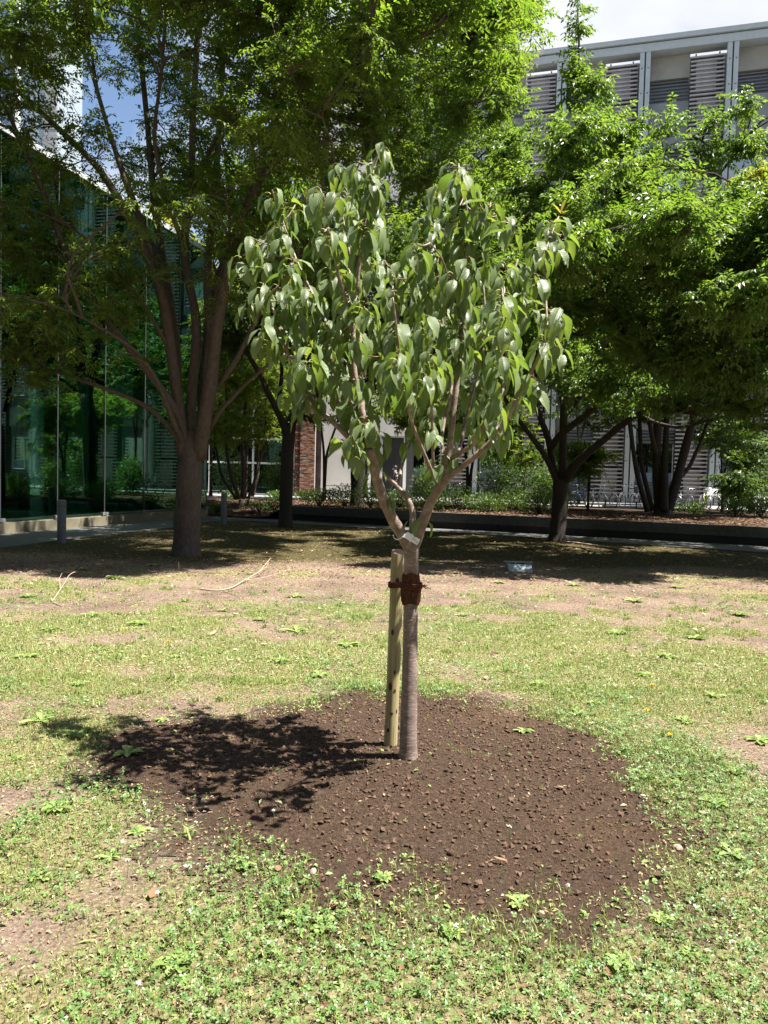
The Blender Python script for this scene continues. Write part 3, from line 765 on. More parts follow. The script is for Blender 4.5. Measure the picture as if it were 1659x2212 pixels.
def make_tree(name, label, foot, limbs, blobs, n1, n2, n3, per, LL, WW, bark_m, leaf_m, hang=.3, out=.85, shoot=(.22, .45), sag=.0, droop=.25,
              rise=.35, group=None, twig_tubes=True, trunk_flare=1.35, t0=.25, shade_crown=None, seed=1, cat='tree', ns=10, clear=None, r1=.028, r2=.010):
    """limbs: list of (points Nx3, radius start, radius end); the first is the trunk"""
    global rng
    rng = np.random.default_rng(seed)
    root = empty(name, foot, 0, label, cat, group); off = np.array(foot)
    tr = MB(); sk = []; skt = []
    for li, (P, ra, rb) in enumerate(limbs):
        Q = resample(P, .18); n = len(Q); t = np.linspace(0, 1, n)
        R = ra + (rb - ra) * (t ** 5 if (li == 0 and rb < ra * .7) else t ** .85)
        if li == 0 and trunk_flare > 1: R = R * (1 + (trunk_flare - 1) * np.exp(-(Q[:, 2] - Q[0, 2]) / .16))
        R = R * (1 + .05 * np.sin(t * 23 + li))
        tr.tube(Q - off, R, ns if ra > .06 else 7)
        tg = norm(np.gradient(Q, axis=0)); s0 = int(n * (.82 if li == 0 else .18)); sk.append(Q[s0:]); skt.append(tg[s0:])
    tr.build('trunk', M[bark_m], root, True)
    sk = np.vstack(sk); skt = np.vstack(skt)
    br = MB()
    tg1 = blob_points(blobs, n1); P1, _ = attach(sk, skt, tg1, rise * 1.6, 7, sag)
    V, Q = tubes(P1 - off, np.linspace(r1, r1 * .35, 7)[None] * rng.uniform(.7, 1.25, (n1, 1)), 5); br.add(V, Q)
    s1 = P1[:, 2:].reshape(-1, 3); t1 = norm(np.gradient(P1, axis=1))[:, 2:].reshape(-1, 3)
    tg2 = blob_points(blobs, n2)
    if clear is not None: tg2 = tg2[clear(tg2)]
    P2, _ = attach(np.vstack([s1, sk]), np.vstack([t1, skt]), tg2, rise, 5, sag)
    V, Q = tubes(P2 - off, np.linspace(r2, r2 * .3, 5)[None] * np.ones((len(tg2), 1)), 3); br.add(V, Q)
    S, k = shoots(P2, n3, t0, shoot, .9, .05, droop)
    if twig_tubes:
        kk = n3 * 2 // 5; V, Q = tubes(S[:kk, ::2] - off, np.broadcast_to(np.array([[.004, .0015]]), (kk, 2)), 3); br.add(V, Q)
    o_ = br.build('branches', M[bark_m], root, False); o_['kind'] = 'stuff'
    V, T = dress(S, per, LL, WW, out, hang)
    clump = rng.random(len(P2))[k]
    var = np.clip(np.repeat(clump * .55 + rng.random(n3) * .15, per) + rng.random(n3 * per) * .35, 0, 1)
    cr_ = MB(); cr_.add(V - off, None, T, var=np.repeat(var, 4)); c = cr_.build('crown', M[leaf_m], root); c['kind'] = 'stuff'
    if shade_crown is not None:                                    # extra crown shaped to shade the ground
        hb, h2, h3, HL = shade_crown
        P3, _ = attach(np.vstack([s1, sk]), np.vstack([t1, skt]), blob_points(hb, h2), rise, 5, sag)
        V, Q = tubes(P3 - off, np.linspace(r2 * 1.6, r2 * .4, 5)[None] * np.ones((h2, 1)), 3)
        q = MB(); q.add(V, Q); o_ = q.build('branches', M[bark_m], root); o_['kind'] = 'stuff'
        S, k = shoots(P3, h3, t0, (.35, .7), .9, .05, droop); V, T = dress(S, per, HL, WW, out, hang)
        q = MB(); q.add(V - off, None, T, var=np.repeat(rng.random(h3 * per), 4)); c = q.build('crown', M[leaf_m], root); c['kind'] = 'stuff'
    return root
def poly(pts, Y, dY=0.0, curve=0.0):
    "pixel polyline at distance Y, moving by dY in depth towards its end"
    n = len(pts); out = []
    for i, p in enumerate(pts):
        t = i / max(1, n - 1); out.append(at(p[0], p[1], Y + dY * t ** (1 + curve)))
    return np.array(out)

# ---- big zelkova on the left
zf = gp(402, 1200, 0.0); ZY = zf[1]
limbs = [
    (np.vstack([zf - [0, 0, .15], poly([(403, 1150), (407, 1080), (411, 1020), (414, 975), (416, 930)], ZY)]), .235, .13),
    (poly([(400, 990), (392, 930), (380, 830), (368, 748), (356, 657), (338, 600), (300, 515), (268, 450), (215, 360), (150, 300), (60, 215), (-40, 130)], ZY, -.8), .125, .03),
    (poly([(402, 985), (390, 930), (382, 840), (384, 780), (372, 690), (360, 600), (340, 500), (328, 380), (316, 240), (300, 90), (290, -60)], ZY + .05, 1.0), .10, .035),
    (poly([(416, 985), (414, 940), (412, 850), (428, 730), (420, 650), (400, 590), (396, 525), (414, 400), (416, 250), (426, 100), (432, -60)], ZY, .3), .105, .04),
    (poly([(428, 990), (434, 950), (452, 857), (462, 767), (473, 676), (487, 603), (520, 480), (552, 390), (625, 320), (690, 255), (760, 170)], ZY, -1.4), .145, .03),
    (poly([(462, 770), (452, 690), (446, 600), (458, 480), (470, 330), (480, 160), (492, 0), (500, -80)], ZY, .8), .085, .035),
    (poly([(430, 960), (440, 860), (444, 760), (452, 660), (500, 520), (560, 370), (600, 230), (660, 90), (720, -20)], ZY + .15, .9), .09, .03),
    (poly([(411, 985), (388, 900), (364, 858), (316, 799), (276, 748), (225, 683), (182, 610), (140, 545), (104, 440), (66, 350), (30, 270), (-20, 170)], ZY, -1.9), .085, .022),
    (poly([(408, 990), (385, 945), (330, 883), (258, 850), (185, 825), (112, 799), (58, 781), (0, 774), (-60, 765)], ZY, -1.2), .055, .015),
    (poly([(405, 980), (370, 900), (340, 820), (300, 760), (240, 720), (150, 670), (40, 640)], ZY, -2.6), .055, .015),
    (poly([(452, 860), (480, 820), (504, 792), (538, 723), (580, 640), (640, 560), (700, 480)], ZY, -1.0), .06, .018),
    (poly([(455, 925), (470, 894), (527, 832), (575, 792), (640, 740)], ZY, -1.2), .05, .015),
    (poly([(338, 600), (320, 520), (280, 420), (240, 300), (200, 160), (150, 20)], ZY - .3, -.3), .06, .025),
    (poly([(360, 600), (300, 460), (255, 340), (210, 200), (190, 60), (170, -40)], ZY + .3, .8), .055, .02),
    (poly([(414, 420), (450, 330), (500, 230), (560, 120), (620, 20)], ZY + .1, -1.0), .045, .02),
    (poly([(370, 760), (300, 640), (200, 520), (120, 470), (20, 440)], ZY - .2, -1.6), .045, .015),
    (poly([(395, 525), (360, 430), (330, 300), (350, 150), (360, 0)], ZY + .2, -2.0), .05, .02),
]
blobs = [(70, 130, 11.6, 170, 120, 1.1, 1.3), (100, 330, 12.6, 160, 90, 1.3, .6), (50, 520, 12.6, 140, 110, 1.3, .9), (40, 690, 12.2, 150, 90, 1.2, 1.1), (60, 790, 12.6, 110, 60, .9, .9),
         (210, 640, 12.4, 130, 80, 1.2, .8), (180, 470, 13.2, 130, 70, 1.3, .45), (300, 560, 12.6, 120, 70, 1.2, .7), (250, 760, 12.6, 110, 45, .8, .5),
         (300, 60, 14.5, 220, 110, 1.6, .7), (420, 200, 14.6, 150, 130, 1.6, .55), (330, 340, 15.0, 160, 80, 1.2, .38), (450, 420, 13.8, 130, 100, 1.3, .65),
         (600, 110, 12.6, 170, 120, 1.5, 1.25), (690, 180, 12.2, 150, 110, 1.2, 1.1), (580, 290, 12.6, 130, 80, 1.3, 1.0), (700, 320, 12.4, 110, 80, 1.1, .8), (540, 480, 13.0, 120, 100, 1.3, .9),
         (500, 640, 13.2, 90, 60, 1.0, .5), (620, 560, 13.2, 110, 90, 1.0, .7), (300, -170, 14, 330, 150, 2.6, .9), (640, -130, 13.5, 230, 140, 2.3, 1.0), (-90, 200, 12.5, 120, 300, 2.0, .6), (150, -60, 11.2, 200, 110, 1.4, .8),
         (420, -40, 10.9, 260, 120, 1.0, .8), (800, 140, 12.4, 110, 110, 1.2, 1.1), (870, 40, 12.4, 100, 110, 1.2, 1.1), (800, 290, 12.8, 80, 70, 1.0, .8), (600, 290, 10.9, 110, 80, .8, .9), (700, 120, 10.8, 140, 100, .9, 1.0), (480, 200, 11.2, 90, 90, .8, .6), (340, 440, 10.9, 110, 70, .7, .8), (690, 590, 13.2, 80, 70, .9, 1.2), (820, 240, 13.2, 70, 90, .9, 1.2), (960, 220, 16, 85, 90, 1.5, 1.0), (1050, 170, 16.5, 75, 90, 1.3, 1.0), (900, 330, 15, 75, 80, 1.2, 1.0)]
make_tree('zelkova_tree', 'large zelkova tree with many limbs fanning out, in front of the glass hall', zf, limbs, blobs, 160, 2200, 14500, 14, (.050, .092), (.35, .47),
          'bark_zelkova', 'leaf_zelkova', hang=.32, shoot=(.20, .42), seed=11, droop=.22, rise=.4,
          shade_crown=([(350, -200, 13.5, 380, 160, 2.8, .5), (750, -180, 13, 260, 150, 2.4, 1.2), (560, -420, 14, 380, 180, 3.0, 1), (880, -330, 13.5, 200, 170, 2.2, 1), (150, -330, 13, 300, 150, 2.5, .25), (960, -140, 12.6, 170, 110, 1.8, 1.2), (650, -120, 10.7, 260, 110, .9, 1.2), (300, -120, 10.6, 260, 110, .9, 1.0), (1040, -160, 11.4, 120, 90, 1.1, 1.6), (1080, -150, 14.2, 100, 90, 1.5, 1.6), (1180, -330, 12.4, 90, 80, 1.2, 1.2), (640, -70, 17.6, 170, 80, 1.5, 1.6), (860, -80, 18, 170, 90, 1.6, 1.6), (1020, -80, 18, 130, 90, 1.6, 1.4), (560, 480, 18, 150, 110, 1.3, 1.2), (1075, 20, 13.5, 50, 60, 1.2, 1.8), (1085, -30, 16, 60, 70, 1.5, 1.8)], 800, 5600, (.11, .155)))

# ---- second zelkova behind the planter wall
f2 = np.array([*at(772, 1086, 27.0)[:2], .40]); Y2 = 27.0
limbs = [
    (np.vstack([f2 - [0, 0, .2], poly([(773, 1010), (778, 930), (790, 850)], Y2)]), .26, .24),
    (poly([(788, 870), (800, 780), (830, 640), (860, 480), (890, 300), (930, 120), (960, -60)], Y2, -.5), .17, .05),
    (poly([(786, 870), (770, 760), (740, 640), (720, 500), (690, 350), (660, 200), (640, 40)], Y2, .4), .15, .05),
    (poly([(792, 850), (850, 740), (920, 620), (1000, 470), (1060, 320), (1110, 170)], Y2, -1.5), .13, .04),
    (poly([(790, 860), (820, 720), (860, 600), (900, 430), (1000, 280), (1070, 90), (1100, -30)], Y2, -2.4), .12, .04),
    (poly([(784, 880), (740, 800), (680, 740), (600, 690)], Y2, -1.5), .09, .03),
    (poly([(792, 850), (880, 790), (980, 740), (1080, 700)], Y2, -2), .09, .03),
    (poly([(800, 780), (780, 620), (800, 450), (790, 300), (800, 120)], Y2, -2.2), .11, .04),
]
blobs = [(950, 60, 24, 170, 130, 2.4, 1.2), (1070, 110, 23.5, 110, 120, 2.2, 1.2), (1000, 240, 23, 150, 110, 2.4, 1.1), (870, 190, 24, 150, 110, 2.4, 1.0), (860, 350, 24, 160, 110, 2.2, .9), (1020, 400, 23.5, 140, 110, 2.2, 1.0),
         (780, 480, 24, 150, 110, 2.2, .9), (930, 540, 23.6, 160, 110, 2.2, 1.0), (1080, 560, 24, 110, 110, 1.8, .8), (740, 640, 24.5, 150, 100, 2.0, .8), (900, 690, 24, 160, 80, 2.0, .8), (1060, 720, 24.5, 120, 80, 1.6, .7),
         (620, 620, 26, 130, 130, 2.0, .7), (700, 250, 26, 130, 150, 2.0, .7), (560, 460, 27, 130, 150, 2.0, .5), (900, -130, 25, 260, 120, 2.6, .9), (1125, 10, 23.5, 55, 60, 1.2, .9), (650, 60, 26, 150, 130, 2, .5), (1010, 430, 21.2, 110, 90, 1.2, 1.3), (900, 540, 21.0, 120, 80, 1.2, 1.2), (1080, 520, 21.2, 70, 70, 1.0, 1.0), (760, 560, 21.5, 110, 80, 1.2, 1.0)]
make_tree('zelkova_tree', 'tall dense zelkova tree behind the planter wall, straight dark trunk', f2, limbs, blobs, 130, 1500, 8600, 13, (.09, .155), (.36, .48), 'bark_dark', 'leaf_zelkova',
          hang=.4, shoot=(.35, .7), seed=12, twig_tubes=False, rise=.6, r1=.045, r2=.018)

# ---- cherry with the dark forked trunk on the right
f3 = gp(1201, 1170, 0.0); Y3 = f3[1]
limbs = [
    (np.vstack([f3 - [0, 0, .15], poly([(1206, 1130), (1210, 1085), (1212, 1035)], Y3)]), .20, .20),
    (poly([(1206, 1045), (1191, 1011), (1169, 970), (1128, 918), (1094, 869), (1060, 800), (1030, 720)], Y3, -.6), .085, .03),
    (poly([(1204, 1040), (1191, 1005), (1188, 951), (1161, 892), (1156, 840), (1150, 760), (1130, 650)], Y3, .5), .10, .03),
    (poly([(1191, 965), (1205, 940), (1265, 899), (1303, 862), (1340, 820), (1370, 750), (1400, 660), (1440, 560), (1500, 460), (1560, 370), (1600, 310)], Y3, -3.4), .10, .007),
    (poly([(1215, 1040), (1217, 936), (1217, 862), (1232, 800), (1240, 700), (1235, 560), (1240, 400), (1246, 240), (1252, 110), (1246, -10)], Y3, -2.2), .11, .012),
    (poly([(1218, 1045), (1243, 999), (1303, 951), (1351, 910), (1414, 873), (1488, 850), (1560, 800), (1660, 740)], Y3, -3.6), .12, .03),
    (poly([(1377, 896), (1420, 915), (1470, 925), (1560, 900), (1640, 880)], Y3 - 1.7, -1.6), .05, .015),
    (poly([(1217, 900), (1260, 850), (1290, 780), (1310, 680), (1330, 560), (1350, 430), (1385, 340), (1410, 290)], Y3, -3.0), .085, .006),
    (poly([(1217, 880), (1200, 790), (1170, 680), (1140, 560), (1110, 430)], Y3, -1.0), .07, .02),
    (poly([(1240, 700), (1280, 600), (1300, 480), (1318, 400), (1330, 320)], Y3 - .8, -1.8), .05, .006),
    (poly([(1400, 660), (1460, 600), (1540, 540), (1640, 480)], Y3 - 2.2, -1.5), .045, .012),
    (poly([(1414, 873), (1480, 780), (1560, 700), (1680, 620)], Y3 - 2.0, -2.0), .055, .015),
    (poly([(1500, 460), (1535, 360), (1560, 290), (1600, 240)], Y3 - 2.7, -.6), .014, .004),
]
blobs = [(1235, 330, 15.0, 90, 90, 1.4, 1.0), (1325, 285, 15.8, 45, 55, .7, .4), (1420, 290, 14.4, 70, 45, .8, .6), (1390, 400, 14.2, 120, 60, 1.4, .8), (1530, 330, 15.2, 45, 55, .5, .7), (1585, 240, 15.0, 50, 26, .4, .8), (1590, 320, 15.4, 40, 40, .5, .7), (1640, 300, 14.8, 30, 50, .5, .3),
         (1510, 470, 13.6, 140, 60, 1.6, 1.0), (1300, 470, 13.8, 160, 90, 1.9, 1.0), (1180, 480, 16.2, 110, 140, 1.9, .9), (1600, 520, 13.0, 120, 80, 1.6, 1.2), (1430, 560, 13.4, 150, 80, 1.6, 1.0), (1280, 640, 15.2, 150, 90, 1.6, .9),
         (1560, 660, 13.8, 150, 80, 1.4, 1.2), (1420, 760, 14.4, 130, 50, 1.2, 1.1), (1570, 790, 13.8, 130, 50, 1.2, 1.1), (1250, 790, 17, 130, 70, 1.3, .7), (1120, 720, 18, 110, 110, 1.3, .7), (1480, 860, 15.4, 150, 40, 1.0, .8), (1620, 890, 15, 90, 45, 1.0, .7),
         (1247, 80, 16.6, 9, 85, .12, 1.6), (1270, 200, 16.4, 60, 40, .5, .9), (1330, 850, 17, 110, 40, 1.0, .5), (1780, 560, 14.2, 130, 260, 2.3, .8), (1920, 420, 14.5, 150, 260, 2.5, .7), (1100, 330, 18.5, 60, 80, 1.2, .6), (1840, 760, 13.6, 160, 90, 1.6, .8), (1240, 540, 12.4, 110, 70, 1.0, 1.0), (1120, 590, 12.6, 70, 60, .9, .8), (1460, 500, 12.0, 130, 60, .9, 1.1), (1600, 640, 11.8, 100, 70, .9, 1.1), (1720, 500, 11.9, 100, 130, 1.0, 1.0)]
make_tree('cherry_tree', 'spreading cherry tree with dark forked trunk beside the planter wall', f3, limbs, blobs, 170, 2100, 13000, 12, (.075, .13), (.42, .52), 'bark_cherry', 'leaf_cherry',
          hang=.55, out=.75, shoot=(.22, .48), seed=13, droop=.12, rise=.35,
          shade_crown=([(1130, 640, 20, 90, 90, 1.6, 1), (1270, 610, 20.8, 110, 90, 1.6, 1), (1420, 640, 20.4, 120, 90, 1.6, 1), (1570, 650, 20, 120, 90, 1.6, 1), (1720, 640, 20, 120, 90, 1.6, 1), (1850, 640, 19.5, 120, 90, 1.6, .8), (1330, 720, 22.2, 160, 60, 1.2, .8), (1560, 740, 22, 160, 60, 1.2, .8)], 420, 4200, (.11, .16)))

# ---- cherry in the middle with rough dark trunk
f4 = gp(617, 1139, 0.0); Y4 = f4[1]
limbs = [
    (np.vstack([f4 - [0, 0, .15], poly([(617, 1100), (618, 1059), (621, 986), (625, 921)], Y4)]), .195, .175),
    (poly([(622, 940), (610, 910), (584, 859), (559, 804), (537, 768), (500, 700), (470, 620)], Y4, -1), .11, .03),
    (poly([(628, 940), (637, 888), (657, 841), (675, 797), (700, 720), (730, 630)], Y4, .6), .12, .03),
    (poly([(635, 890), (690, 850), (740, 820), (800, 790)], Y4, -1), .05, .02),
    (poly([(600, 890), (610, 800), (600, 700), (580, 600)], Y4, 1.0), .07, .025),
]
blobs = [(560, 690, 22, 120, 90, 1.8, 1), (680, 700, 22.5, 110, 80, 1.8, 1), (480, 720, 22, 70, 70, 1.3, .8), (760, 740, 21.5, 80, 60, 1.2, .8), (600, 560, 23, 130, 80, 1.8, .8), (720, 900, 21.8, 55, 18, .5, .5), (560, 520, 20, 130, 80, 1.3, 1), (700, 570, 20, 120, 80, 1.3, 1), (850, 570, 20.2, 90, 70, 1.3, .9)]
make_tree('cherry_tree', 'young cherry tree with rough dark trunk and two limbs near the brick pier', f4, limbs, blobs, 70, 800, 5200, 12, (.08, .13), (.42, .52), 'bark_cherry', 'leaf_dark',
          hang=.5, shoot=(.25, .5), seed=14, twig_tubes=False)

# ---- many-stemmed tree in the bed on the right
f5 = np.array([*at(1432, 1108, 25.0)[:2], .44]); Y5 = 25.0
st = [[(1399, 1104), (1377, 1029), (1366, 960), (1358, 890), (1350, 780)], [(1410, 1104), (1386, 1010), (1381, 900), (1385, 780)], [(1424, 1106), (1418, 1000), (1420, 890), (1430, 760)],
      [(1436, 1106), (1436, 1000), (1440, 910), (1450, 780)], [(1442, 1106), (1464, 1030), (1488, 940), (1510, 850), (1540, 740)], [(1466, 1034), (1488, 1012), (1511, 960), (1540, 880)], [(1416, 980), (1404, 920), (1402, 850), (1380, 740)]]
rr = [.11, .10, .20, .15, .20, .09, .10]
limbs = [(np.vstack([f5 - [0, 0, .2], f5 + [0, 0, .25]]), .42, .30)] + [(poly(s, Y5 + (i % 3 - 1) * .25, (i % 2 - .5)), rr[i] * .85, rr[i] * .45) for i, s in enumerate(st)]
blobs = [(1400, 800, 25.5, 170, 70, 2, 1), (1540, 820, 25.5, 130, 80, 2, 1), (1340, 900, 26, 100, 40, 1.2, .5), (1570, 930, 26, 90, 40, 1.2, .6), (1450, 680, 26, 200, 90, 2, .8), (1500, 720, 23.6, 170, 70, 1.3, 1.0), (1680, 720, 23.4, 120, 80, 1.3, .8)]
make_tree('multi_stem_tree', 'dark tree with a clump of many stems in front of the bicycles', f5, limbs, blobs, 60, 500, 3800, 12, (.10, .15), (.4, .5), 'bark_dark', 'leaf_dark', hang=.4, shoot=(.3, .55), seed=15,
          shade_crown=([(1280, 600, 26.5, 110, 70, 1.8, 1), (1160, 640, 28, 120, 70, 1.8, 1), (1720, 680, 26, 130, 80, 1.8, 1), (1860, 660, 26, 130, 80, 1.8, 1), (1560, 620, 27.5, 150, 80, 1.8, 1), (1400, 600, 28, 150, 70, 1.8, 1), (1050, 700, 27, 110, 60, 1.5, 1)], 380, 3400, (.14, .2)),  # leaves added to shade the bed and hedge
          twig_tubes=False, trunk_flare=1.0)
# ---- many-stemmed small tree on the left bed
f6 = np.array([*at(528, 1080, 29.5)[:2], .12]); Y6 = 29.5; f6[2] = float(bed_z(f6[0], f6[1]))
st = [[(517, 1078), (500, 1030), (490, 985), (486, 920), (490, 860), (480, 760)], [(524, 1078), (526, 1010), (522, 960), (530, 880), (538, 800), (545, 700)], [(536, 1078), (550, 1040), (562, 990), (585, 940), (600, 900)],
      [(545, 1072), (558, 1030), (556, 960), (575, 880), (580, 800)], [(511, 1078), (478, 1030), (465, 960), (460, 880), (450, 780)], [(530, 1076), (534, 960), (560, 860), (556, 760)]]
limbs = [(np.vstack([f6 - [0, 0, .2], f6 + [0, 0, .2]]), .3, .22)] + [(poly(s, Y6 + (i % 3 - 1) * .3, (i % 2 - .5)), [.085, .10, .07, .07, .06, .06][i], .03) for i, s in enumerate(st)]
blobs = [(490, 800, 29.5, 90, 90, 1.8, 1), (570, 830, 29, 70, 70, 1.6, .9), (540, 920, 28.6, 80, 35, 1.2, .6), (480, 930, 29, 60, 50, 1.2, .5), (520, 700, 30, 110, 80, 1.8, .9)]
make_tree('multi_stem_tree', 'slender pale-stemmed clump tree on the leaf-littered bed', f6, limbs, blobs, 40, 420, 3300, 12, (.09, .14), (.38, .48), 'bark_zelkova', 'leaf_maple', hang=.3, shoot=(.3, .55), seed=16,
          twig_tubes=False, trunk_flare=1.0)
# ---- understory and background trees
def simple_tree(name, label, px, py, Y, zf_, stems, blobs, leaf_m, n2, n3, LL, seed, r=.09, group=None):
    f = np.array([*at(px, py, Y)[:2], zf_])
    limbs = [(np.vstack([f - [0, 0, .2], f + [0, 0, .3]]), r * 1.2, r)] + [(np.vstack([f + [0, 0, .15], poly(s, Y, .4 * (i % 3 - 1))]), r * .8, r * .3) for i, s in enumerate(stems)]
    return make_tree(name, label, f, limbs, blobs, max(12, n2 // 14), n2, int(n3 * .66), 12, (LL[0] * 1.2, LL[1] * 1.2), (.4, .55), 'bark_dark', leaf_m, hang=.35, shoot=(.3, .6), seed=seed, twig_tubes=False, group=group, ns=8)
simple_tree('maple_tree', 'small light green maple behind the planter wall between sapling and cherry', 1010, 1080, 29, .44, [[(1010, 1000), (990, 920), (960, 860)], [(1020, 1000), (1050, 920), (1080, 860)]],
            [(980, 900, 29, 80, 45, 1.5, 1), (1080, 900, 29, 80, 40, 1.5, 1), (1120, 970, 30, 70, 30, 1.2, .6), (900, 880, 29, 80, 50, 1.5, .8)], 'leaf_maple', 300, 2400, (.09, .14), 21)
simple_tree('maple_tree', 'low maple with drooping yellow-green layers right of the forked cherry trunk', 1270, 1085, 27, .44, [[(1272, 1010), (1262, 950)], [(1275, 1020), (1290, 960)]],
            [(1255, 1015, 27, 42, 16, .7, 1), (1290, 990, 27, 50, 18, .8, .8), (1240, 975, 27.5, 50, 20, .8, .8)], 'leaf_maple', 120, 900, (.07, .11), 22, .05)
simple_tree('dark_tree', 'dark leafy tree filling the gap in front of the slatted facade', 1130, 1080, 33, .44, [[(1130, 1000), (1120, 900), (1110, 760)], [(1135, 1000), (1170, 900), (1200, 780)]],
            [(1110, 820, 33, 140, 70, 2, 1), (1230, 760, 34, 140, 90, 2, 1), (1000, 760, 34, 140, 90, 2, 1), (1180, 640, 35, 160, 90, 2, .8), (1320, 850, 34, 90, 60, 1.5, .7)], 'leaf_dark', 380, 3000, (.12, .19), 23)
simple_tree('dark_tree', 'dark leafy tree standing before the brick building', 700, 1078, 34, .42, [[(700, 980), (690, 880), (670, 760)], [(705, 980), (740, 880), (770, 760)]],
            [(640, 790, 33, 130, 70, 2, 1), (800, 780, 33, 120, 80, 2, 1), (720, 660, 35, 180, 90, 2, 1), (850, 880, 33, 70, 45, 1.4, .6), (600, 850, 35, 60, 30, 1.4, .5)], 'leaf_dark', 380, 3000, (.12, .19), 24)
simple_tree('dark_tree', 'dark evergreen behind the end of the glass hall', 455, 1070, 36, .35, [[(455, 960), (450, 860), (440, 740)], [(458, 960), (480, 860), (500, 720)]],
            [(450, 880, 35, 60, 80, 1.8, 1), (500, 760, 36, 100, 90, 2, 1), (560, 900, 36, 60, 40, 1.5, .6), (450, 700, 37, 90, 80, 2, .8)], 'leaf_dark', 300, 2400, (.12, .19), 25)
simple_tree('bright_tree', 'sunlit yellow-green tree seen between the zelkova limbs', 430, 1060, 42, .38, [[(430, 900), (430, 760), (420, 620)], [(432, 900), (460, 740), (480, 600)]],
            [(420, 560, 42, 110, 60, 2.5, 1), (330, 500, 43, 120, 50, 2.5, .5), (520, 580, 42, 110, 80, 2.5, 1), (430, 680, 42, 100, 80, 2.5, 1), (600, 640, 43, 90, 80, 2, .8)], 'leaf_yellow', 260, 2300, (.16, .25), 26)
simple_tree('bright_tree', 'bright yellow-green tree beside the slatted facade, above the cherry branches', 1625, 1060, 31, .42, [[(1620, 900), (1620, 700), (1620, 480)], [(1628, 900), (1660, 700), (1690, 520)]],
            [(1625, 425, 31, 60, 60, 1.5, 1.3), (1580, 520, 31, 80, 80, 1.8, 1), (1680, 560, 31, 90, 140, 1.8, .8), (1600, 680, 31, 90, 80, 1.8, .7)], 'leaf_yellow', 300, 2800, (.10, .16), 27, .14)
simple_tree('thin_tree', 'thin leafy tree among the parked bicycles at the right', 1560, 1095, 30, .44, [[(1560, 1030), (1556, 960), (1550, 900)], [(1562, 1030), (1580, 960), (1600, 900)]],
            [(1560, 930, 30, 70, 40, 1.2, 1), (1620, 980, 29, 50, 40, 1.0, 1), (1590, 1040, 28, 50, 28, .9, .8)], 'leaf_dark', 160, 1300, (.09, .14), 28, .06)

f9 = np.array([11.8, 15.0, 0.0])
limbs = [(np.array([f9 - [0, 0, .15], f9 + [0, 0, .9], f9 + [-.05, 0, 2.0]]), .22, .18)] + [
    (np.array([f9 + [0, 0, 1.8], f9 + [x_ * .4, y_ * .4, 3.4], f9 + [x_, y_, z_]]), .10, .03) for x_, y_, z_ in ((-3.0, -1.5, 5.3), (-2.0, -2.8, 5.6), (.5, -2.8, 6), (2.8, -.5, 6), (1.0, 2.6, 6), (-2.4, 2.2, 6), (0, 0, 7))]
def wblob(x_, y_, z_, r_, rz_, w_=1.0):
    p = to_px(np.array([[x_, y_, z_]]))[0]; s_ = FPX / y_; return (p[0], p[1], y_, r_ * s_, rz_ * s_, r_ * .9, w_)
make_tree('cherry_tree', 'wide low cherry tree whose branches meet the forked cherry at the path end', f9, limbs,
          [wblob(8.9, 12.4, 4.6, 1.6, .9), wblob(10.6, 12.8, 5.2, 2.0, 1.2), wblob(13, 13.2, 5.4, 2.2, 1.3), wblob(10, 15.0, 5.8, 1.8, 1.2), wblob(12, 15.4, 6.6, 2.4, 1.2), wblob(14.6, 15.4, 5.6, 2.2, 1.4), wblob(11.5, 17.6, 5.4, 2.2, 1.2)],
          100, 700, 3800, 12, (.095, .15), (.42, .52), 'bark_cherry', 'leaf_cherry', hang=.5, shoot=(.3, .6), seed=31, twig_tubes=False)
for k_, px in enumerate((1250, 1420, 1590)):  # hidden trees added to block sky light from the facade base
    simple_tree('dark_tree', ['added dark tree shading the facade behind the forked cherry', 'added dark tree shading the facade behind the many-stemmed clump', 'added dark tree shading the facade above the parked bicycles'][k_], px, 1070, 39, .40, [[(px, 960), (px - 10, 800), (px - 20, 650)], [(px + 2, 960), (px + 40, 800), (px + 60, 650)]],
                [(px, 760, 39, 110, 70, 2, 1), (px + 40, 640, 39, 120, 80, 2, 1), (px - 40, 880, 38.5, 60, 35, 1.2, .5)], 'leaf_dark', 200, 1900, (.15, .22), 40 + k_)
# ---- shrubs on the bed
def shrub(name, label, px, py, Y, w, h, n, LL, leaf_m, seed, group=None):
    global rng
    rng = np.random.default_rng(seed)
    f = np.array([*at(px, py, Y)[:2], 0.0]); f[2] = float(bed_z(f[0], f[1])) if Y < 32 else .40
    root = empty(name, f, 0, label, 'shrub', group)
    st_ = MB(); ns_ = 9; tips = []
    for i in range(ns_):
        a = i / ns_ * 6.28 + rng.random(); tip = np.array([math.cos(a) * w * rng.uniform(.3, .8), math.sin(a) * w * .6 * rng.uniform(.3, .8), h * rng.uniform(.6, .95)])
        P = np.stack([np.array([0, 0, -.05]), tip * [.35, .35, .5], tip]); st_.tube(P, [.015, .011, .005], 4); tips.append(P)
    st_.build('stems', M['bark_dark'], root)
    u = norm(rng.normal(size=(n, 3))) * rng.random((n, 1)) ** .45
    ctr = u * [w, w * .7, h * .52] + [0, 0, h * .52]
    ctr += rng.normal(size=(n, 3)) * [.08, .08, .05] * h; ctr[:, 2] = np.maximum(ctr[:, 2], .02)
    dd = norm(u * [1, 1, .6] + rng.normal(size=(n, 3)) * .6 + [0, 0, .2]); L = rng.uniform(*LL, n)
    V, T = leaves_geo(ctr, dd, rng.normal(size=(n, 3)) + [0, 0, 1.2], L, L * .5, .2)
    q = MB(); q.add(V, None, T, var=np.repeat(rng.random(n), 4)); c = q.build('foliage', M[leaf_m], root); c['kind'] = 'stuff'
i = 0
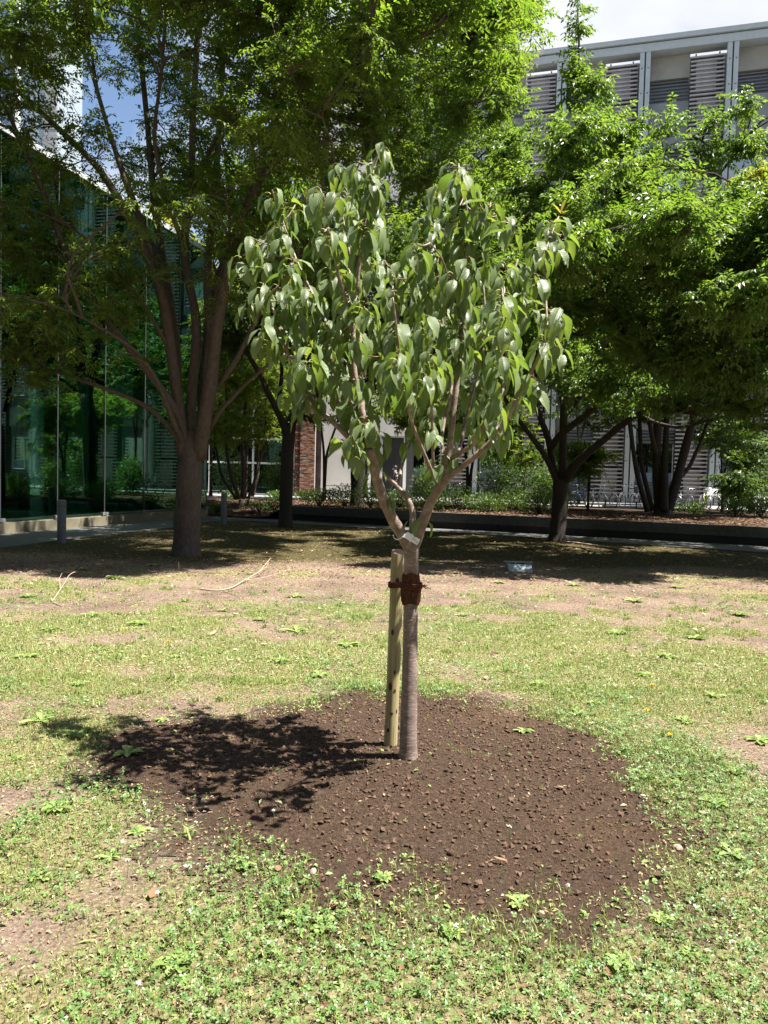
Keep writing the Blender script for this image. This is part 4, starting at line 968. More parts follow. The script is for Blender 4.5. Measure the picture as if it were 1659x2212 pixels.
for px in (690, 745, 800, 862, 925, 985, 1050, 1112, 1165):
    shrub('hedge_shrub', 'dense low evergreen shrub in the row behind the planter wall', px, 1080, 26.6 - (px - 690) * .0042 + (i % 2) * .8, .75, .62 + .12 * (i % 3), 1500, (.05, .09), 'leaf_dark', 60 + i, 'row of low shrubs on the bed'); i += 1
for px, Y, h in ((1500, 27.5, .4), (1590, 26.5, .55), (1645, 26, .55), (1215, 29, .7), (1440, 29.5, .4)):
    shrub('loose_shrub', 'loose dark shrub growing between planter wall and bicycles', px, 1090, Y, .6, h, 800, (.06, .10), 'leaf_dark', 60 + i, 'loose shrubs before the bicycles'); i += 1
for px, Y, h, lm in ((1078, 31.2, 2.0, 'leaf_dark'), (1135, 31.6, 2.4, 'leaf_dark'), (1180, 31.0, 1.6, 'leaf_dark'), (930, 31.5, 1.6, 'leaf_dark'), (1590, 31.0, 1.5, 'leaf_dark'), (1645, 30.5, 2.2, 'leaf_dark'), (600, 34, 1.8, 'leaf_dark'), (500, 34, 2.0, 'leaf_dark')):
    shrub('tall_shrub', 'tall loose dark shrub standing before the buildings', px, 1080, Y, h * .42, h, 1900, (.08, .13), lm, 60 + i, 'tall shrubs before the buildings'); i += 1
for px, Y in ((470, 28.0), (560, 28.0), (595, 27.4), (505, 31.5), (600, 31), (660, 31.5)):
    shrub('ground_shrub', 'small shrub on the leaf-littered bed left of the planter wall', px, 1090, Y, .5, .4, 500, (.06, .11), 'leaf_dark', 60 + i, 'small shrubs on the littered bed'); i += 1
# ================================================================== YOUNG TREE, STAKE, TIE, TAG
rng = np.random.default_rng(41)
sp = empty('sapling', SAP, 0, 'newly planted young cherry tree with drooping leaves, tied to a wooden stake', 'tree')
S0 = np.array(SAP)
def sapl(pts, y0=0.0, y1=0.0):
    return np.array([at(p[0], p[1], SY + 1.45 * (y0 + (y1 - y0) * i / max(1, len(pts) - 1))) for i, p in enumerate(pts)])
tk = sapl([(882, 1655), (882, 1640), (882, 1610), (884, 1500), (886, 1400), (887, 1300), (888, 1240), (889, 1195), (889, 1172)])
tq = resample(tk, .03); tt = np.linspace(0, 1, len(tq))
R = np.interp(tt, [0, .03, .1, .5, .85, 1], [.056, .049, .044, .0375, .0345, .038]) * (1 + .012 * np.sin(tt * 60) + .012 * np.sin(tt * 141))
q = MB(); q.tube(tq - S0, R, 20); q.build('trunk', M['bark_sapling'], sp, True)
BR = [  # pixel points, depth start, depth end, radius start, radius end
    ([(888, 1190), (876, 1168), (850, 1125), (828, 1082), (813, 1032), (804, 988), (798, 966)], 0, -.10, .030, .024),
    ([(808, 1005), (791, 983), (765, 955), (742, 934), (715, 906), (697, 894), (668, 862), (648, 822), (632, 780), (612, 730), (596, 680), (580, 640)], -.09, .10, .017, .006),
    ([(697, 894), (668, 862), (646, 837), (630, 800), (622, 770)], 0.0, -.18, .009, .005),
    ([(742, 934), (727, 860), (716, 800), (707, 706), (690, 660), (667, 621), (645, 575), (628, 532), (608, 470), (594, 425)], 0.0, .30, .010, .004),
    ([(798, 968), (785, 900), (773, 850), (765, 800), (762, 720), (771, 641), (779, 562), (786, 497), (796, 420), (810, 350), (828, 312)], -.10, -.05, .017, .004),
    ([(800, 985), (786, 900), (780, 800), (779, 720), (777, 661), (760, 560), (740, 470), (735, 420)], -.02, .35, .011, .004),
    ([(762, 720), (745, 640), (722, 560), (705, 480), (696, 415)], -.08, -.35, .008, .004),
    ([(889, 1180), (890, 1153), (892, 1117), (893, 1101), (872, 1066), (850, 1044), (830, 1024)], .02, .06, .020, .009),
    ([(860, 1052), (867, 1006), (874, 985), (883, 932), (890, 870), (880, 800), (862, 720), (850, 640), (842, 570)], .06, .40, .010, .004),
    ([(892, 1185), (903, 1160), (926, 1095), (948, 1052), (966, 1030)], 0, -.05, .027, .022),
    ([(960, 1036), (984, 1019), (1013, 996), (1059, 958), (1089, 919), (1123, 845), (1158, 780), (1183, 720), (1200, 678)], -.05, -.20, .017, .005),
    ([(1059, 958), (1081, 909), (1088, 830), (1096, 770), (1100, 690), (1102, 620), (1120, 560)], -.1, .22, .010, .004),
    ([(1183, 720), (1178, 620), (1180, 540), (1200, 490), (1212, 468)], -.15, .15, .006, .003),
    ([(948, 1052), (958, 1020), (970, 993), (975, 934), (982, 869), (990, 810), (1000, 745), (1005, 671), (1010, 597), (1012, 522), (1014, 473), (1000, 400), (990, 352)], -.04, .0, .018, .004),
    ([(945, 1045), (937, 1030), (912, 972), (886, 910), (872, 823), (858, 740), (846, 640)], -.04, -.38, .010, .004),
    ([(940, 1035), (935, 993), (933, 899), (930, 800), (925, 700)], -.04, -.20, .008, .004),
    ([(975, 990), (1005, 972), (1029, 958), (1049, 909), (1060, 860), (1070, 780), (1082, 700), (1080, 640)], -.04, -.42, .011, .004),
    ([(972, 965), (990, 985), (1010, 894), (1029, 820), (1044, 760), (1050, 680), (1045, 600)], 0, .32, .009, .004),
    ([(968, 1000), (950, 954), (962, 900), (972, 869), (980, 810), (958, 700), (948, 600), (950, 520), (945, 460)], 0, .28, .010, .004),
    ([(1012, 540), (1030, 500), (1050, 460), (1068, 440)], 0, -.12, .006, .003),
    ([(1002, 690), (975, 620), (955, 560), (930, 530)], 0, -.22, .006, .003),
    ([(838, 1098), (832, 1078), (846, 1072)], -.03, -.08, .004, .002),
]
bsk = []; bm_ = MB()
for pts, a_, b_, r0, r1_ in BR:
    P = sapl(pts, a_, b_); Q = resample(P, .03); n = len(Q)
    Q = Q + np.cumsum(rng.normal(size=Q.shape) * .0012, 0) * np.linspace(0, 1, n)[:, None]
    rad = np.linspace(r0, r1_, n) * (1 + .05 * np.sin(np.arange(n) * 1.3))
    bo_ = MB(); bo_.tube(Q - S0, rad, 10); bo_.build('branch', M['bark_branch'], sp, True); bsk.append(Q)
BSK = np.vstack(bsk)
BPX = to_px(BSK)
# leaf shapes hanging from an arched stalk: origin at the stalk's foot, +X outwards
def leaf_shape(ph0, ph1, width, fold, twist, stalk=.26, wav=.0):
    V = []; F = []; lu = []; lv = []; mt = []
    a = np.linspace(0.5, ph0 - .1, 4); pos = np.zeros(3); cl = [pos.copy()]
    for k in range(3):
        pos = pos + stalk / 3 * np.array([math.cos(a[k]), 0, math.sin(a[k])]); cl.append(pos.copy())
    P = np.array(cl); tv, tq_ = tubes(P[None], np.array([[.016, .013, .012, .012]]), 3)
    nrow = 7; vv = np.linspace(0, 1, nrow + 1); B = []; pp = P[-1].copy(); T_ = []
    for k, v in enumerate(vv):
        ph = ph0 + (ph1 - ph0) * v ** .8
        if k: pp = pp + np.array([math.cos(ph), 0, math.sin(ph)]) / nrow
        B.append(pp.copy()); T_.append(np.array([math.cos(ph), 0, math.sin(ph)]))
    base = len(tv); V = list(tv); lu = [0] * base; lv = [0] * base
    quads = [tuple(x) for x in tq_]; mq = [1] * len(quads); tris = []; mtt = []
    rows = []
    for k, v in enumerate(vv):
        n = np.array([-T_[k][2], 0, T_[k][0]]) * 1.0           # upper side
        tw = twist * v; s = np.array([0, math.cos(tw), 0]) + n * math.sin(tw); nn = n * math.cos(tw) - np.array([0, math.sin(tw), 0])
        w = width * max(0.0, math.sin(math.pi * min(1, v ** .72))) ** .8 * (1 - .28 * v ** 3) if 0 < v < 1 else (0.012 if v == 0 else 0)
        if k == nrow:
            V.append(B[k]); lu.append(0); lv.append(1); rows.append((len(V) - 1,))
        else:
            wv = wav * math.sin(v * 14)
            ids = []
            for u in (-1, 0, 1):
                V.append(B[k] + s * u * w + nn * (abs(u) * w * fold + u * wv)); lu.append(u); lv.append(v); ids.append(len(V) - 1)
            rows.append(tuple(ids))
    for k in range(nrow):
        a_, b_ = rows[k], rows[k + 1]
        if len(b_) == 3:
            quads += [(a_[0], a_[1], b_[1], b_[0]), (a_[1], a_[2], b_[2], b_[1])]; mq += [0, 0]
        else: tris += [(a_[0], a_[1], b_[0]), (a_[1], a_[2], b_[0])]; mtt += [0, 0]
    return np.array(V), np.array(quads), np.array(mq), np.array(tris), np.array(mtt), np.array(lu, float), np.array(lv, float)
shapes = []
for i in range(12):
    hang_ = rng.uniform(-1.15, -.75) if i < 9 else rng.uniform(-.25, .15)
    shapes.append(leaf_shape(hang_, rng.uniform(-1.75, -1.40) if i < 9 else rng.uniform(-1.1, -.6), rng.uniform(.20, .255), rng.uniform(.15, .6), rng.uniform(-.5, .5), rng.uniform(.2, .34), rng.uniform(.005, .03)))
lmesh = []
for sh in shapes:
    q = MB(); q.add(sh[0]); q.Q = [sh[1]]; q.T = [sh[3]]; q.mq = [sh[2]]; q.mt = [sh[4]]
    q.A = {'lu': [(0, sh[5])], 'lv': [(0, sh[6])], 'var': [(0, np.zeros(len(sh[0])))]}
    me = q.mesh('leaf', True); me.materials.append(M['sapling_leaf']); me.materials.append(M['petiole']); lmesh.append(me)
CL = [(95,480),(150,470),(60,560),(190,275),(250,330),(290,340),(230,420),(150,680),(215,690),(245,740),(270,600),(95,760),(200,800),(270,880),(150,870),(240,950),(330,780),(390,860),(420,850),(300,1040),(410,1010),(440,950),
 (275,1130),(320,1150),(480,160),(560,150),(670,70),(400,270),(460,290),(520,230),(610,200),(630,310),(430,440),(500,440),(600,430),(570,620),(490,530),(600,540),(440,620),(510,720),(500,820),(540,900),(480,900),(560,1080),
 (620,1080),(520,1090),(590,1200),(530,1190),(600,1260),(640,1320),(560,1340),(570,350),(540,310),(640,430),(990,170),(910,260),(1060,220),(1000,350),(1140,330),(1180,380),(850,390),(890,400),(990,410),(1060,440),(1230,400),(820,510),
 (870,540),(1010,490),(1120,540),(1200,590),(1240,600),(1300,610),(1340,640),(980,640),(1080,620),(1000,700),(1190,730),(1220,800),(1300,740),(1100,780),(680,580),(740,600),(640,600),(720,700),(780,660),(840,600),(690,720),
 (810,790),(860,820),(910,840),(830,880),(720,820),(650,890),(740,970),(700,990),(800,990),(870,950),(900,1000),(850,1070),(920,1090),(800,1080),(960,900),(1010,940),(1130,890),(1180,960),(1230,880),(1060,950),(1110,1080),
 (1140,1150),(1190,980),(1050,1150),(1030,1250),(880,1170),(920,1190),(840,1150),(740,1130),(860,1290),(930,1420),(920,1480),(780,1360),(1120,1310),(1170,1300),(1260,1180),(1290,1180),(1430,400),(1350,500),(1450,470),
 (1410,800),(1440,800),(1360,940),(1430,960),(1340,1100),(490,1360),(540,1350),(620,1500),(650,1500),(470,1050),(440,1130),(820,720),(900,720),(950,450),(1270,700),(330,690),(380,720),(560,480),(520,620),(590,760),(200,560),
 (160,570),(330,860),(500,1010),(610,960),(660,1000),(760,900),(940,1000),(1000,860),(1080,860),(1150,800),(700,870),(350,950),(380,1060),(960,520),(1090,330),(1040,600),(1150,640)]
for Q_ in bsk[1:]:
    n_ = len(Q_)
    if n_ > 16:
        for k_ in range(int(n_ * .45), n_, 7):
            p_ = to_px(Q_[k_][None])[0]; cx_, cy_ = (p_[0] - 493.7) / .496 + rng.normal() * 20, (p_[1] - 274.3) / .496 + rng.normal() * 10
            if (660 < cx_ < 815 and cy_ < 580) or (1240 < cx_ < 1340 and cy_ < 580) or (cx_ > 1350 and 540 < cy_ < 780) or (320 < cx_ < 400 and cy_ < 640): continue
            CL.append((cx_, cy_))
pos_l = []
twg = MB()
few = {(490,1360):2,(620,1500):1,(650,1500):1,(920,1480):2,(930,1420):3,(780,1360):2,(1290,1180):2,(1260,1180):2,(1340,1100):2,(275,1130):6,(1430,960):4}
for c in CL:
    px = np.array([493.7 + .496 * c[0], 274.3 + .496 * c[1]])
    d2 = ((BPX - px) ** 2).sum(1); j = int(np.argmin(d2)); near = np.where(d2 < (math.sqrt(d2[j]) + 14) ** 2)[0]; j = int(rng.choice(near))
    Yc = BSK[j][1] + rng.normal() * .10 - .02
    p = at(px[0], px[1], Yc)
    dist = np.linalg.norm(p - BSK[j])
    if dist > .02:
        mid = (p + BSK[j]) / 2 + np.array([0, 0, -.18 * dist]); t_ = np.linspace(0, 1, 5)[:, None]
        P = (1 - t_) ** 2 * BSK[j] + 2 * t_ * (1 - t_) * mid + t_ ** 2 * p
        tw_ = MB(); tw_.tube(P - S0, np.linspace(.0045, .003, 5), 5); tw_.build('twig', M['bark_branch'], sp, True)
    nl = few.get(c, int(rng.integers(6, 11))); a0 = rng.random() * 6.28
    for k in range(nl):
        az = a0 + k * 2.4 + rng.normal() * .35
        sc = rng.uniform(.082, .128); sid = int(rng.integers(0, 9)) if rng.random() < .93 else int(rng.integers(9, 12))
        lp = p + np.array([math.cos(az), math.sin(az), 0]) * .006 + np.array([0, 0, -.011 * k])
        pos_l.append((lp, az, rng.normal() * .16, rng.normal() * .14, sc, sid))
# the few leaves low on the fork
for px, Yo, az, sc in (((836, 1078), -.07, -.4, .085), ((838, 1080), -.07, -1.0, .085), ((890, 1130), .0, 3.4, .09), ((905, 1128), -.06, -2.0, .09), ((914, 1132), -.02, .2, .085), ((808, 1040), -.06, 3.0, .085), ((822, 1024), .0, -.3, .06)):
    pos_l.append((at(px[0], px[1] - 6, SY + Yo), az, 0, 0, sc, int(rng.integers(0, 9))))
tip_top = at(1212, 462, SY + .15)
pos_l.sort(key=lambda e: e[0][1])
rest = MB()
rq = {'Q': [], 'T': [], 'mq': [], 'mt': []}
for i, (lp, az, rx_, ry_, sc, sid) in enumerate(pos_l):
    Mx = Matrix.Translation(Vector(lp - S0)) @ Matrix.Rotation(az, 4, 'Z') @ Matrix.Rotation(rx_, 4, 'X') @ Matrix.Rotation(ry_, 4, 'Y') @ Matrix.Scale(sc, 4)
    if i < 300:
        o = link('leaf', lmesh[sid], sp); o.matrix_local = Mx
    else:
        sh = shapes[sid]; A_ = np.array(Mx); V = sh[0] @ A_[:3, :3].T + A_[:3, 3]; off_ = rest.n
        rest.V.append(V); rest.Q.append(sh[1] + off_); rest.T.append(sh[3] + off_); rest.mq.append(sh[2]); rest.mt.append(sh[4])
        vr_ = rng.random()
        for k_, arr in (('lu', sh[5]), ('lv', sh[6]), ('var', np.full(len(V), vr_))): rest.A.setdefault(k_, []).append((off_, arr))
        rest.n += len(V)
o = rest.build('inner_leaves', [M['sapling_leaf'], M['petiole']], sp, True); o['kind'] = 'stuff'
# pale reddish young tip at the right
q = MB()
for k in range(4):
    a_ = k * 1.7; V, T = leaves_geo(tip_top[None] - S0, np.array([[math.cos(a_) * .8, math.sin(a_) * .6, .35 + .2 * k]]), np.array([[0, -.3, 1.0]]), np.array([.05 + .012 * k]), np.array([.018 + .006 * k]))
    q.add(V, None, T, var=.5)
q.build('young_tip', M['young_leaf'], sp)

# ---- stake
sf = gp(843, 1620, .05); stp = at(859.5, 1192, sf[1] - .015)
sk_ = empty('wooden_stake', sf, 0, 'round pale pine stake driven in beside the young tree', 'stake')
q = MB(); P = resample(np.array([sf - [0, 0, .12], sf, (sf + stp) / 2 + [.002, 0, 0], stp - [0, 0, .006], stp]) - sf, .04)
top_y = P[-1][1]; n = len(P); r_ = np.full(n, .0352); r_[-1] = .033; r_ *= 1 + .015 * np.sin(np.arange(n) * .5)
a = np.arange(24) / 24 * 2 * np.pi
V, Q = tubes(P[None], r_[None], 24); V[-24:, 2] += (V[-24:, 1] - top_y) * .36; q.add(V, Q); q.build('pole', M['stake_wood'], sk_, True)
q = MB(); top = P[-1]; V = [top + [.0325 * math.cos(t_), .0325 * math.sin(t_), .001 + .012 * math.sin(t_)] for t_ in a] + [top + [0, 0, .002]]
q.add(V, None, [(i, (i + 1) % 24, 24) for i in range(24)]); q.build('cut_end', M['stake_end'], sk_)
def on_stake(px, py):
    t_ = (py - 1620) / (1192 - 1620); c = sf + (stp - sf) * t_
    p = at(px, py, c[1] - .02); dxx = p[0] - c[0]; yy = -math.sqrt(max(1e-6, .0356 ** 2 - dxx ** 2)); return np.array([p[0], c[1] + yy, c[2]]), np.array([dxx, yy, 0]) / .0356
for px, py, w, h in ((858, 1253, .009, .020), (848, 1362, .008, .016), (843, 1478, .010, .022), (853, 1487, .006, .010), (852, 1447, .005, .010), (846, 1536, .010, .006), (838, 1573, .008, .012), (857, 1532, .005, .012), (868, 1415, .005, .010)):
    c, nr = on_stake(px, py); tx = np.array([-nr[1], nr[0], 0.]); q = MB()
    V = []
    for k in range(10):
        t_ = k / 10 * 6.283; uu, vv_ = w * math.cos(t_), h * math.sin(t_); ang = uu / .0356
        V.append(c - nr * .0356 + (nr * math.cos(ang) + tx * math.sin(ang)) * .0361 + np.array([0, 0, vv_]) - sf)
    V.append(c + nr * .0010 - sf); q.add(V, None, [(k, (k + 1) % 10, 10) for k in range(10)]); q.build('knot', M['knot'], sk_)
# ---- burlap wrap
def trunk_at(py):
    P = np.array(to_px(tq)); i = int(np.argmin(np.abs(P[:, 1] - py))); return tq[i], R[i]
w0, rw0 = trunk_at(1298); w1, rw1 = trunk_at(1232)
bw = empty('burlap_wrap', w0, 0, 'brown burlap wrap around the young trunk under the rope', 'wrap')
zs_ = np.linspace(0, 1, 12); q = MB(); a = np.arange(28) / 28 * 2 * np.pi; V = []
for i, t_ in enumerate(zs_):
    c = (w1 - w0) * t_; rr_ = .0465 + .003 * math.sin(t_ * 5) - (.004 if i in (0, 11) else 0)
    for j, th in enumerate(a):
        r2 = rr_ + .0022 * math.sin(th * 9 + t_ * 4) + rng.normal() * .0008; zo = .006 * math.sin(th * 3) if i in (0, 11) else 0
        V.append(c + [r2 * math.cos(th), r2 * math.sin(th), zo])
Q = [(i * 28 + j, i * 28 + (j + 1) % 28, (i + 1) * 28 + (j + 1) % 28, (i + 1) * 28 + j) for i in range(11) for j in range(28)]
q.add(V, Q); q.build('cloth', M['burlap'], bw, True)
q = MB()
for k in range(60):
    th = rng.random() * 6.28; zt = rng.random(); c = (w1 - w0) * zt; p0 = c + np.array([.047 * math.cos(th), .047 * math.sin(th), 0])
    p1 = p0 + np.array([math.cos(th) * .008, math.sin(th) * .008, rng.normal() * .012]); q.tube([p0, (p0 + p1) / 2 + rng.normal(size=3) * .002, p1], .0006, 3, False)
o = q.build('loose_fibres', M['burlap'], bw); o['kind'] = 'stuff'
# ---- rope tie: figure of eight round stake and trunk
rc, rr_ = trunk_at(1263); stc, _ = on_stake(858, 1262); t_ = (1262 - 1620) / (1192 - 1620); stc = sf + (stp - sf) * t_
rp = empty('rope_tie', rc, 0, 'dark brown rope lashing the young trunk to the stake', 'rope')
for k, (dz, ex) in enumerate(((-.010, 0.002), (.0, .0035), (.009, .002))):
    L_ = []
    ctr = stc + np.array([0, 0, dz]); r1_ = .0385 + ex
    aim = math.atan2(rc[1] - stc[1], rc[0] - stc[0])
    for th in np.linspace(aim + .7, aim + 2 * math.pi - .7, 22): L_.append(ctr + [r1_ * math.cos(th), r1_ * math.sin(th), .002 * math.sin(3 * th)])
    ctr2 = rc + np.array([0, 0, dz]); r2_ = .052 + ex
    for th in np.linspace(aim + math.pi + .6 - 2 * math.pi + 2 * math.pi, aim + math.pi - .6 + 2 * math.pi, 24)[::1]: L_.append(ctr2 + [r2_ * math.cos(th), r2_ * math.sin(th), .002 * math.sin(2 * th)])
    L_.append(L_[0]); q = MB(); q.tube(np.array(L_) - rc, .0052, 7); q.build('strand', M['rope'], rp, True)
for dxy in ((.060, -.02, .012), (.065, -.03, -.006), (.05, -.035, -.018)):
    p0 = rc + np.array([.048, -.02, 0]); p1 = p0 + np.array(dxy) * .55; q = MB(); q.tube(np.array([p0, (p0 + p1) / 2 + [0, 0, .003], p1]) - rc, [.004, .0035, .002], 6); q.build('loose_end', M['rope'], rp, True)
kn = (rc + stc) / 2 + np.array([.002, -.045, 0]); q = MB()
for th in np.linspace(0, 2.5, 3): q.tube([kn - rc + [.013 * math.cos(th + u), .004 * math.sin(2 * u), .016 * math.sin(th + u)] for u in np.linspace(0, 6.28, 12)], .0045, 6)
q.build('knot', M['rope'], rp, True)
# ---- plant tag
ta, tb, tc_, td = [at(x, y, SY - .055) for x, y in ((881, 1148), (908, 1164), (902, 1176), (869, 1158))]
tg_ = empty('plant_tag', (ta + tc_) / 2, 0, 'white paper name tag hung on the fork of the young tree', 'tag'); tcn = (ta + tc_) / 2
ta, tb, tc_, td = [at(x, y, SY - .062 + dy_) for x, y, dy_ in ((880.5, 1148.5, 0), (908, 1166, -.006), (901, 1177.5, -.008), (869, 1159, -.002))]
ux = norm((tb - ta)[None])[0]; uy = norm((ta - td)[None])[0]; nz = norm(np.cross(ux, uy)[None])[0]
q = MB(); gx, gy = 8, 2; V = []
for j in range(gy + 1):
    for i in range(gx + 1):
        u, v = i / gx, j / gy; p = (1 - v) * ((1 - u) * td + u * tc_) + v * ((1 - u) * ta + u * tb); p = p + nz * (.0025 * math.sin(u * 3.1)); V.append(p - tcn)
V2 = [v - nz * .0006 for v in V]; n_ = len(V); Q = []
for j in range(gy):
    for i in range(gx):
        a_ = j * (gx + 1) + i; Q += [(a_, a_ + 1, a_ + gx + 2, a_ + gx + 1), (n_ + a_, n_ + a_ + gx + 1, n_ + a_ + gx + 2, n_ + a_ + 1)]
q.add(V + V2, Q); q.build('paper', M['tag_white'], tg_, True)
fc = bpy.data.curves.new('lettering', 'FONT'); fc.body = 'ウロクジュ'; fc.size = .0125; fc.align_x = 'CENTER'; fc.align_y = 'CENTER'; fc.extrude = .0001; fc.offset = .00018
fo = link('lettering', fc, tg_); fc.materials.append(M['ink'])
cpt = .42 * (ta + td) / 2 + .58 * (tb + tc_) / 2 + nz * .0032
Mx = Matrix(((ux[0], uy[0], nz[0], 0), (ux[1], uy[1], nz[1], 0), (ux[2], uy[2], nz[2], 0), (0, 0, 0, 1))); Mx.translation = Vector(cpt - tcn); fo.matrix_local = Mx
bpy.context.view_layer.update()
lm_ = bpy.data.meshes.new_from_object(fo.evaluated_get(bpy.context.evaluated_depsgraph_get())); bpy.data.objects.remove(fo)
lo_ = link('lettering', lm_, tg_); lo_.matrix_local = Mx
if not lm_.materials: lm_.materials.append(M['ink'])
q = MB(); s0_ = (ta + td) / 2; ptsS = [s0_, at(866, 1163, SY - .06), at(859, 1166, SY - .055), at(852, 1163, SY - .03), at(849, 1156, SY + .0)]
q.tube(resample(np.array(ptsS), .006) - tcn, .0022, 6); q.build('tie_loop', M['tag_white'], tg_, True)
t2 = [at(x, y, SY - .045) for x, y in ((876.5, 1175), (882, 1176), (897.5, 1150), (897, 1145), (893.5, 1147))]; c2 = t2[0]
st2 = empty('small_label_strip', c2, 0, 'narrow white pointed label strip tucked behind the name tag', 'tag')
q = MB(); V = [p - c2 for p in t2] + [p - c2 + np.array([0, .0008, 0]) for p in t2]
q.add(V, [(0, 1, 2, 4), (5, 9, 7, 6)], [(4, 2, 3), (9, 8, 7)]); q.build('strip', M['tag_white'], st2)
# ================================================================== GROUND COVER
rng = np.random.default_rng(77)
def scatter(n, y0, y1, wide=.62, pad=.8, pw=1.0):
    "random spots on the lawn in front of the viewpoint, n tries"
    y = np.sqrt(rng.random(n) * (y1 ** 2 - y0 ** 2) + y0 ** 2); x = (rng.random(n) * 2 - 1) * (y * wide + pad)
    ok = y < lawn_edge(x) - .1
    return x[ok], y[ok]
def frame(n, tilt):
    a = rng.random(n) * 2 * np.pi; return np.stack([np.cos(a), np.sin(a), np.zeros(n)], 1)
# grass blades
def blades(n, y0, y1, hl, wl, dens, name, label, seg2):
    x, y = scatter(n, y0, y1); g = green(x, y); m = mound_mask(x, y)
    k = (rng.random(len(x)) < dens(g, x, y)) & ((m < -.02 - .55 * rng.random(len(x)) ** 1.6) | (rng.random(len(x)) < .008)); x, y, g = x[k], y[k], g[k]
    n = len(x); z = ground_z(x, y); p = np.stack([x, y, z - .004], 1)
    d = frame(n, 0); h = rng.uniform(*hl, n) * (.6 + .6 * g); lean = rng.uniform(.2, 1.1, n)
    w = rng.uniform(*wl, n); s = np.stack([-d[:, 1], d[:, 0], np.zeros(n)], 1)
    tipv = p + d * (h * lean)[:, None] + np.array([0, 0, 1]) * h[:, None]
    var = np.clip(rng.normal(.42, .26, n) + .25 * (fbm(x, y, 1.2, 31) - .5) * 2, 0, 1)
    q = MB()
    if seg2:
        mid = p + d * (h * lean * .35)[:, None] + np.array([0, 0, 1]) * (h * .62)[:, None]
        V = np.stack([p - s * w[:, None] / 2, p + s * w[:, None] / 2, mid + s * w[:, None] * .4, mid - s * w[:, None] * .4, tipv], 1).reshape(-1, 3)
        i = np.arange(n)[:, None] * 5; q.add(V, (i + np.array([[0, 1, 2, 3]])), (i + np.array([[3, 2, 4]])), var=np.repeat(var, 5))
    else:
        V = np.stack([p - s * w[:, None] / 2, p + s * w[:, None] / 2, tipv], 1).reshape(-1, 3)
        i = np.arange(n)[:, None] * 3; q.add(V, None, (i + np.array([[0, 1, 2]])), var=np.repeat(var, 3))
    return tag(q.build(name, M['grass']), label, 'grass', kind='stuff')
blades(150000, 1.6, 5.6, (.012, .038), (.0018, .0042), lambda g, x, y: sstep(.18, .7, g) * .9 + .08, 'grass', 'short mown grass blades around the dug soil', True)
blades(330000, 5.4, 10.6, (.012, .034), (.004, .008), lambda g, x, y: sstep(.22, .75, g) * .9 + .03, 'grass', 'short yellowish grass across the sunlit middle of the lawn', False)
blades(50000, 10.2, 22, (.012, .03), (.006, .012), lambda g, x, y: .15 + .4 * sstep(.4, .8, fbm(x, y, .5, 40)), 'grass', 'sparse grass on the shaded ground under the trees', False)
# taller tufts
nt_ = 520; tx, ty = scatter(nt_, 3.0, 10.4); kk = mound_mask(tx, ty) < -.1; tx, ty = tx[kk], ty[kk]; nb_ = 15
x = np.repeat(tx, nb_) + rng.normal(size=len(tx) * nb_) * .022; y = np.repeat(ty, nb_) + rng.normal(size=len(tx) * nb_) * .022; n = len(x)
p = np.stack([x, y, ground_z(x, y) - .004], 1); d = frame(n, 0); h = rng.uniform(.025, .065, n); le = rng.uniform(.3, 1.3, n); w = rng.uniform(.004, .009, n); s = np.stack([-d[:, 1], d[:, 0], np.zeros(n)], 1)
mid = p + d * (h * le * .4)[:, None] + np.array([0, 0, 1]) * (h * .7)[:, None]; tp = p + d * (h * le)[:, None] + np.array([0, 0, .75]) * h[:, None]
V = np.stack([p - s * w[:, None] / 2, p + s * w[:, None] / 2, mid + s * w[:, None] * .45, mid - s * w[:, None] * .45, tp], 1).reshape(-1, 3); i = np.arange(n)[:, None] * 5
q = MB(); q.add(V, (i + np.array([[0, 1, 2, 3]])), (i + np.array([[3, 2, 4]])), var=np.repeat(np.clip(np.repeat(rng.random(len(tx)), nb_) * .7 + rng.random(n) * .3, 0, 1), 5))
tag(q.build('grass_tufts', M['weed']), 'taller pale grass tufts dotted over the sunlit lawn', 'grass', kind='stuff')
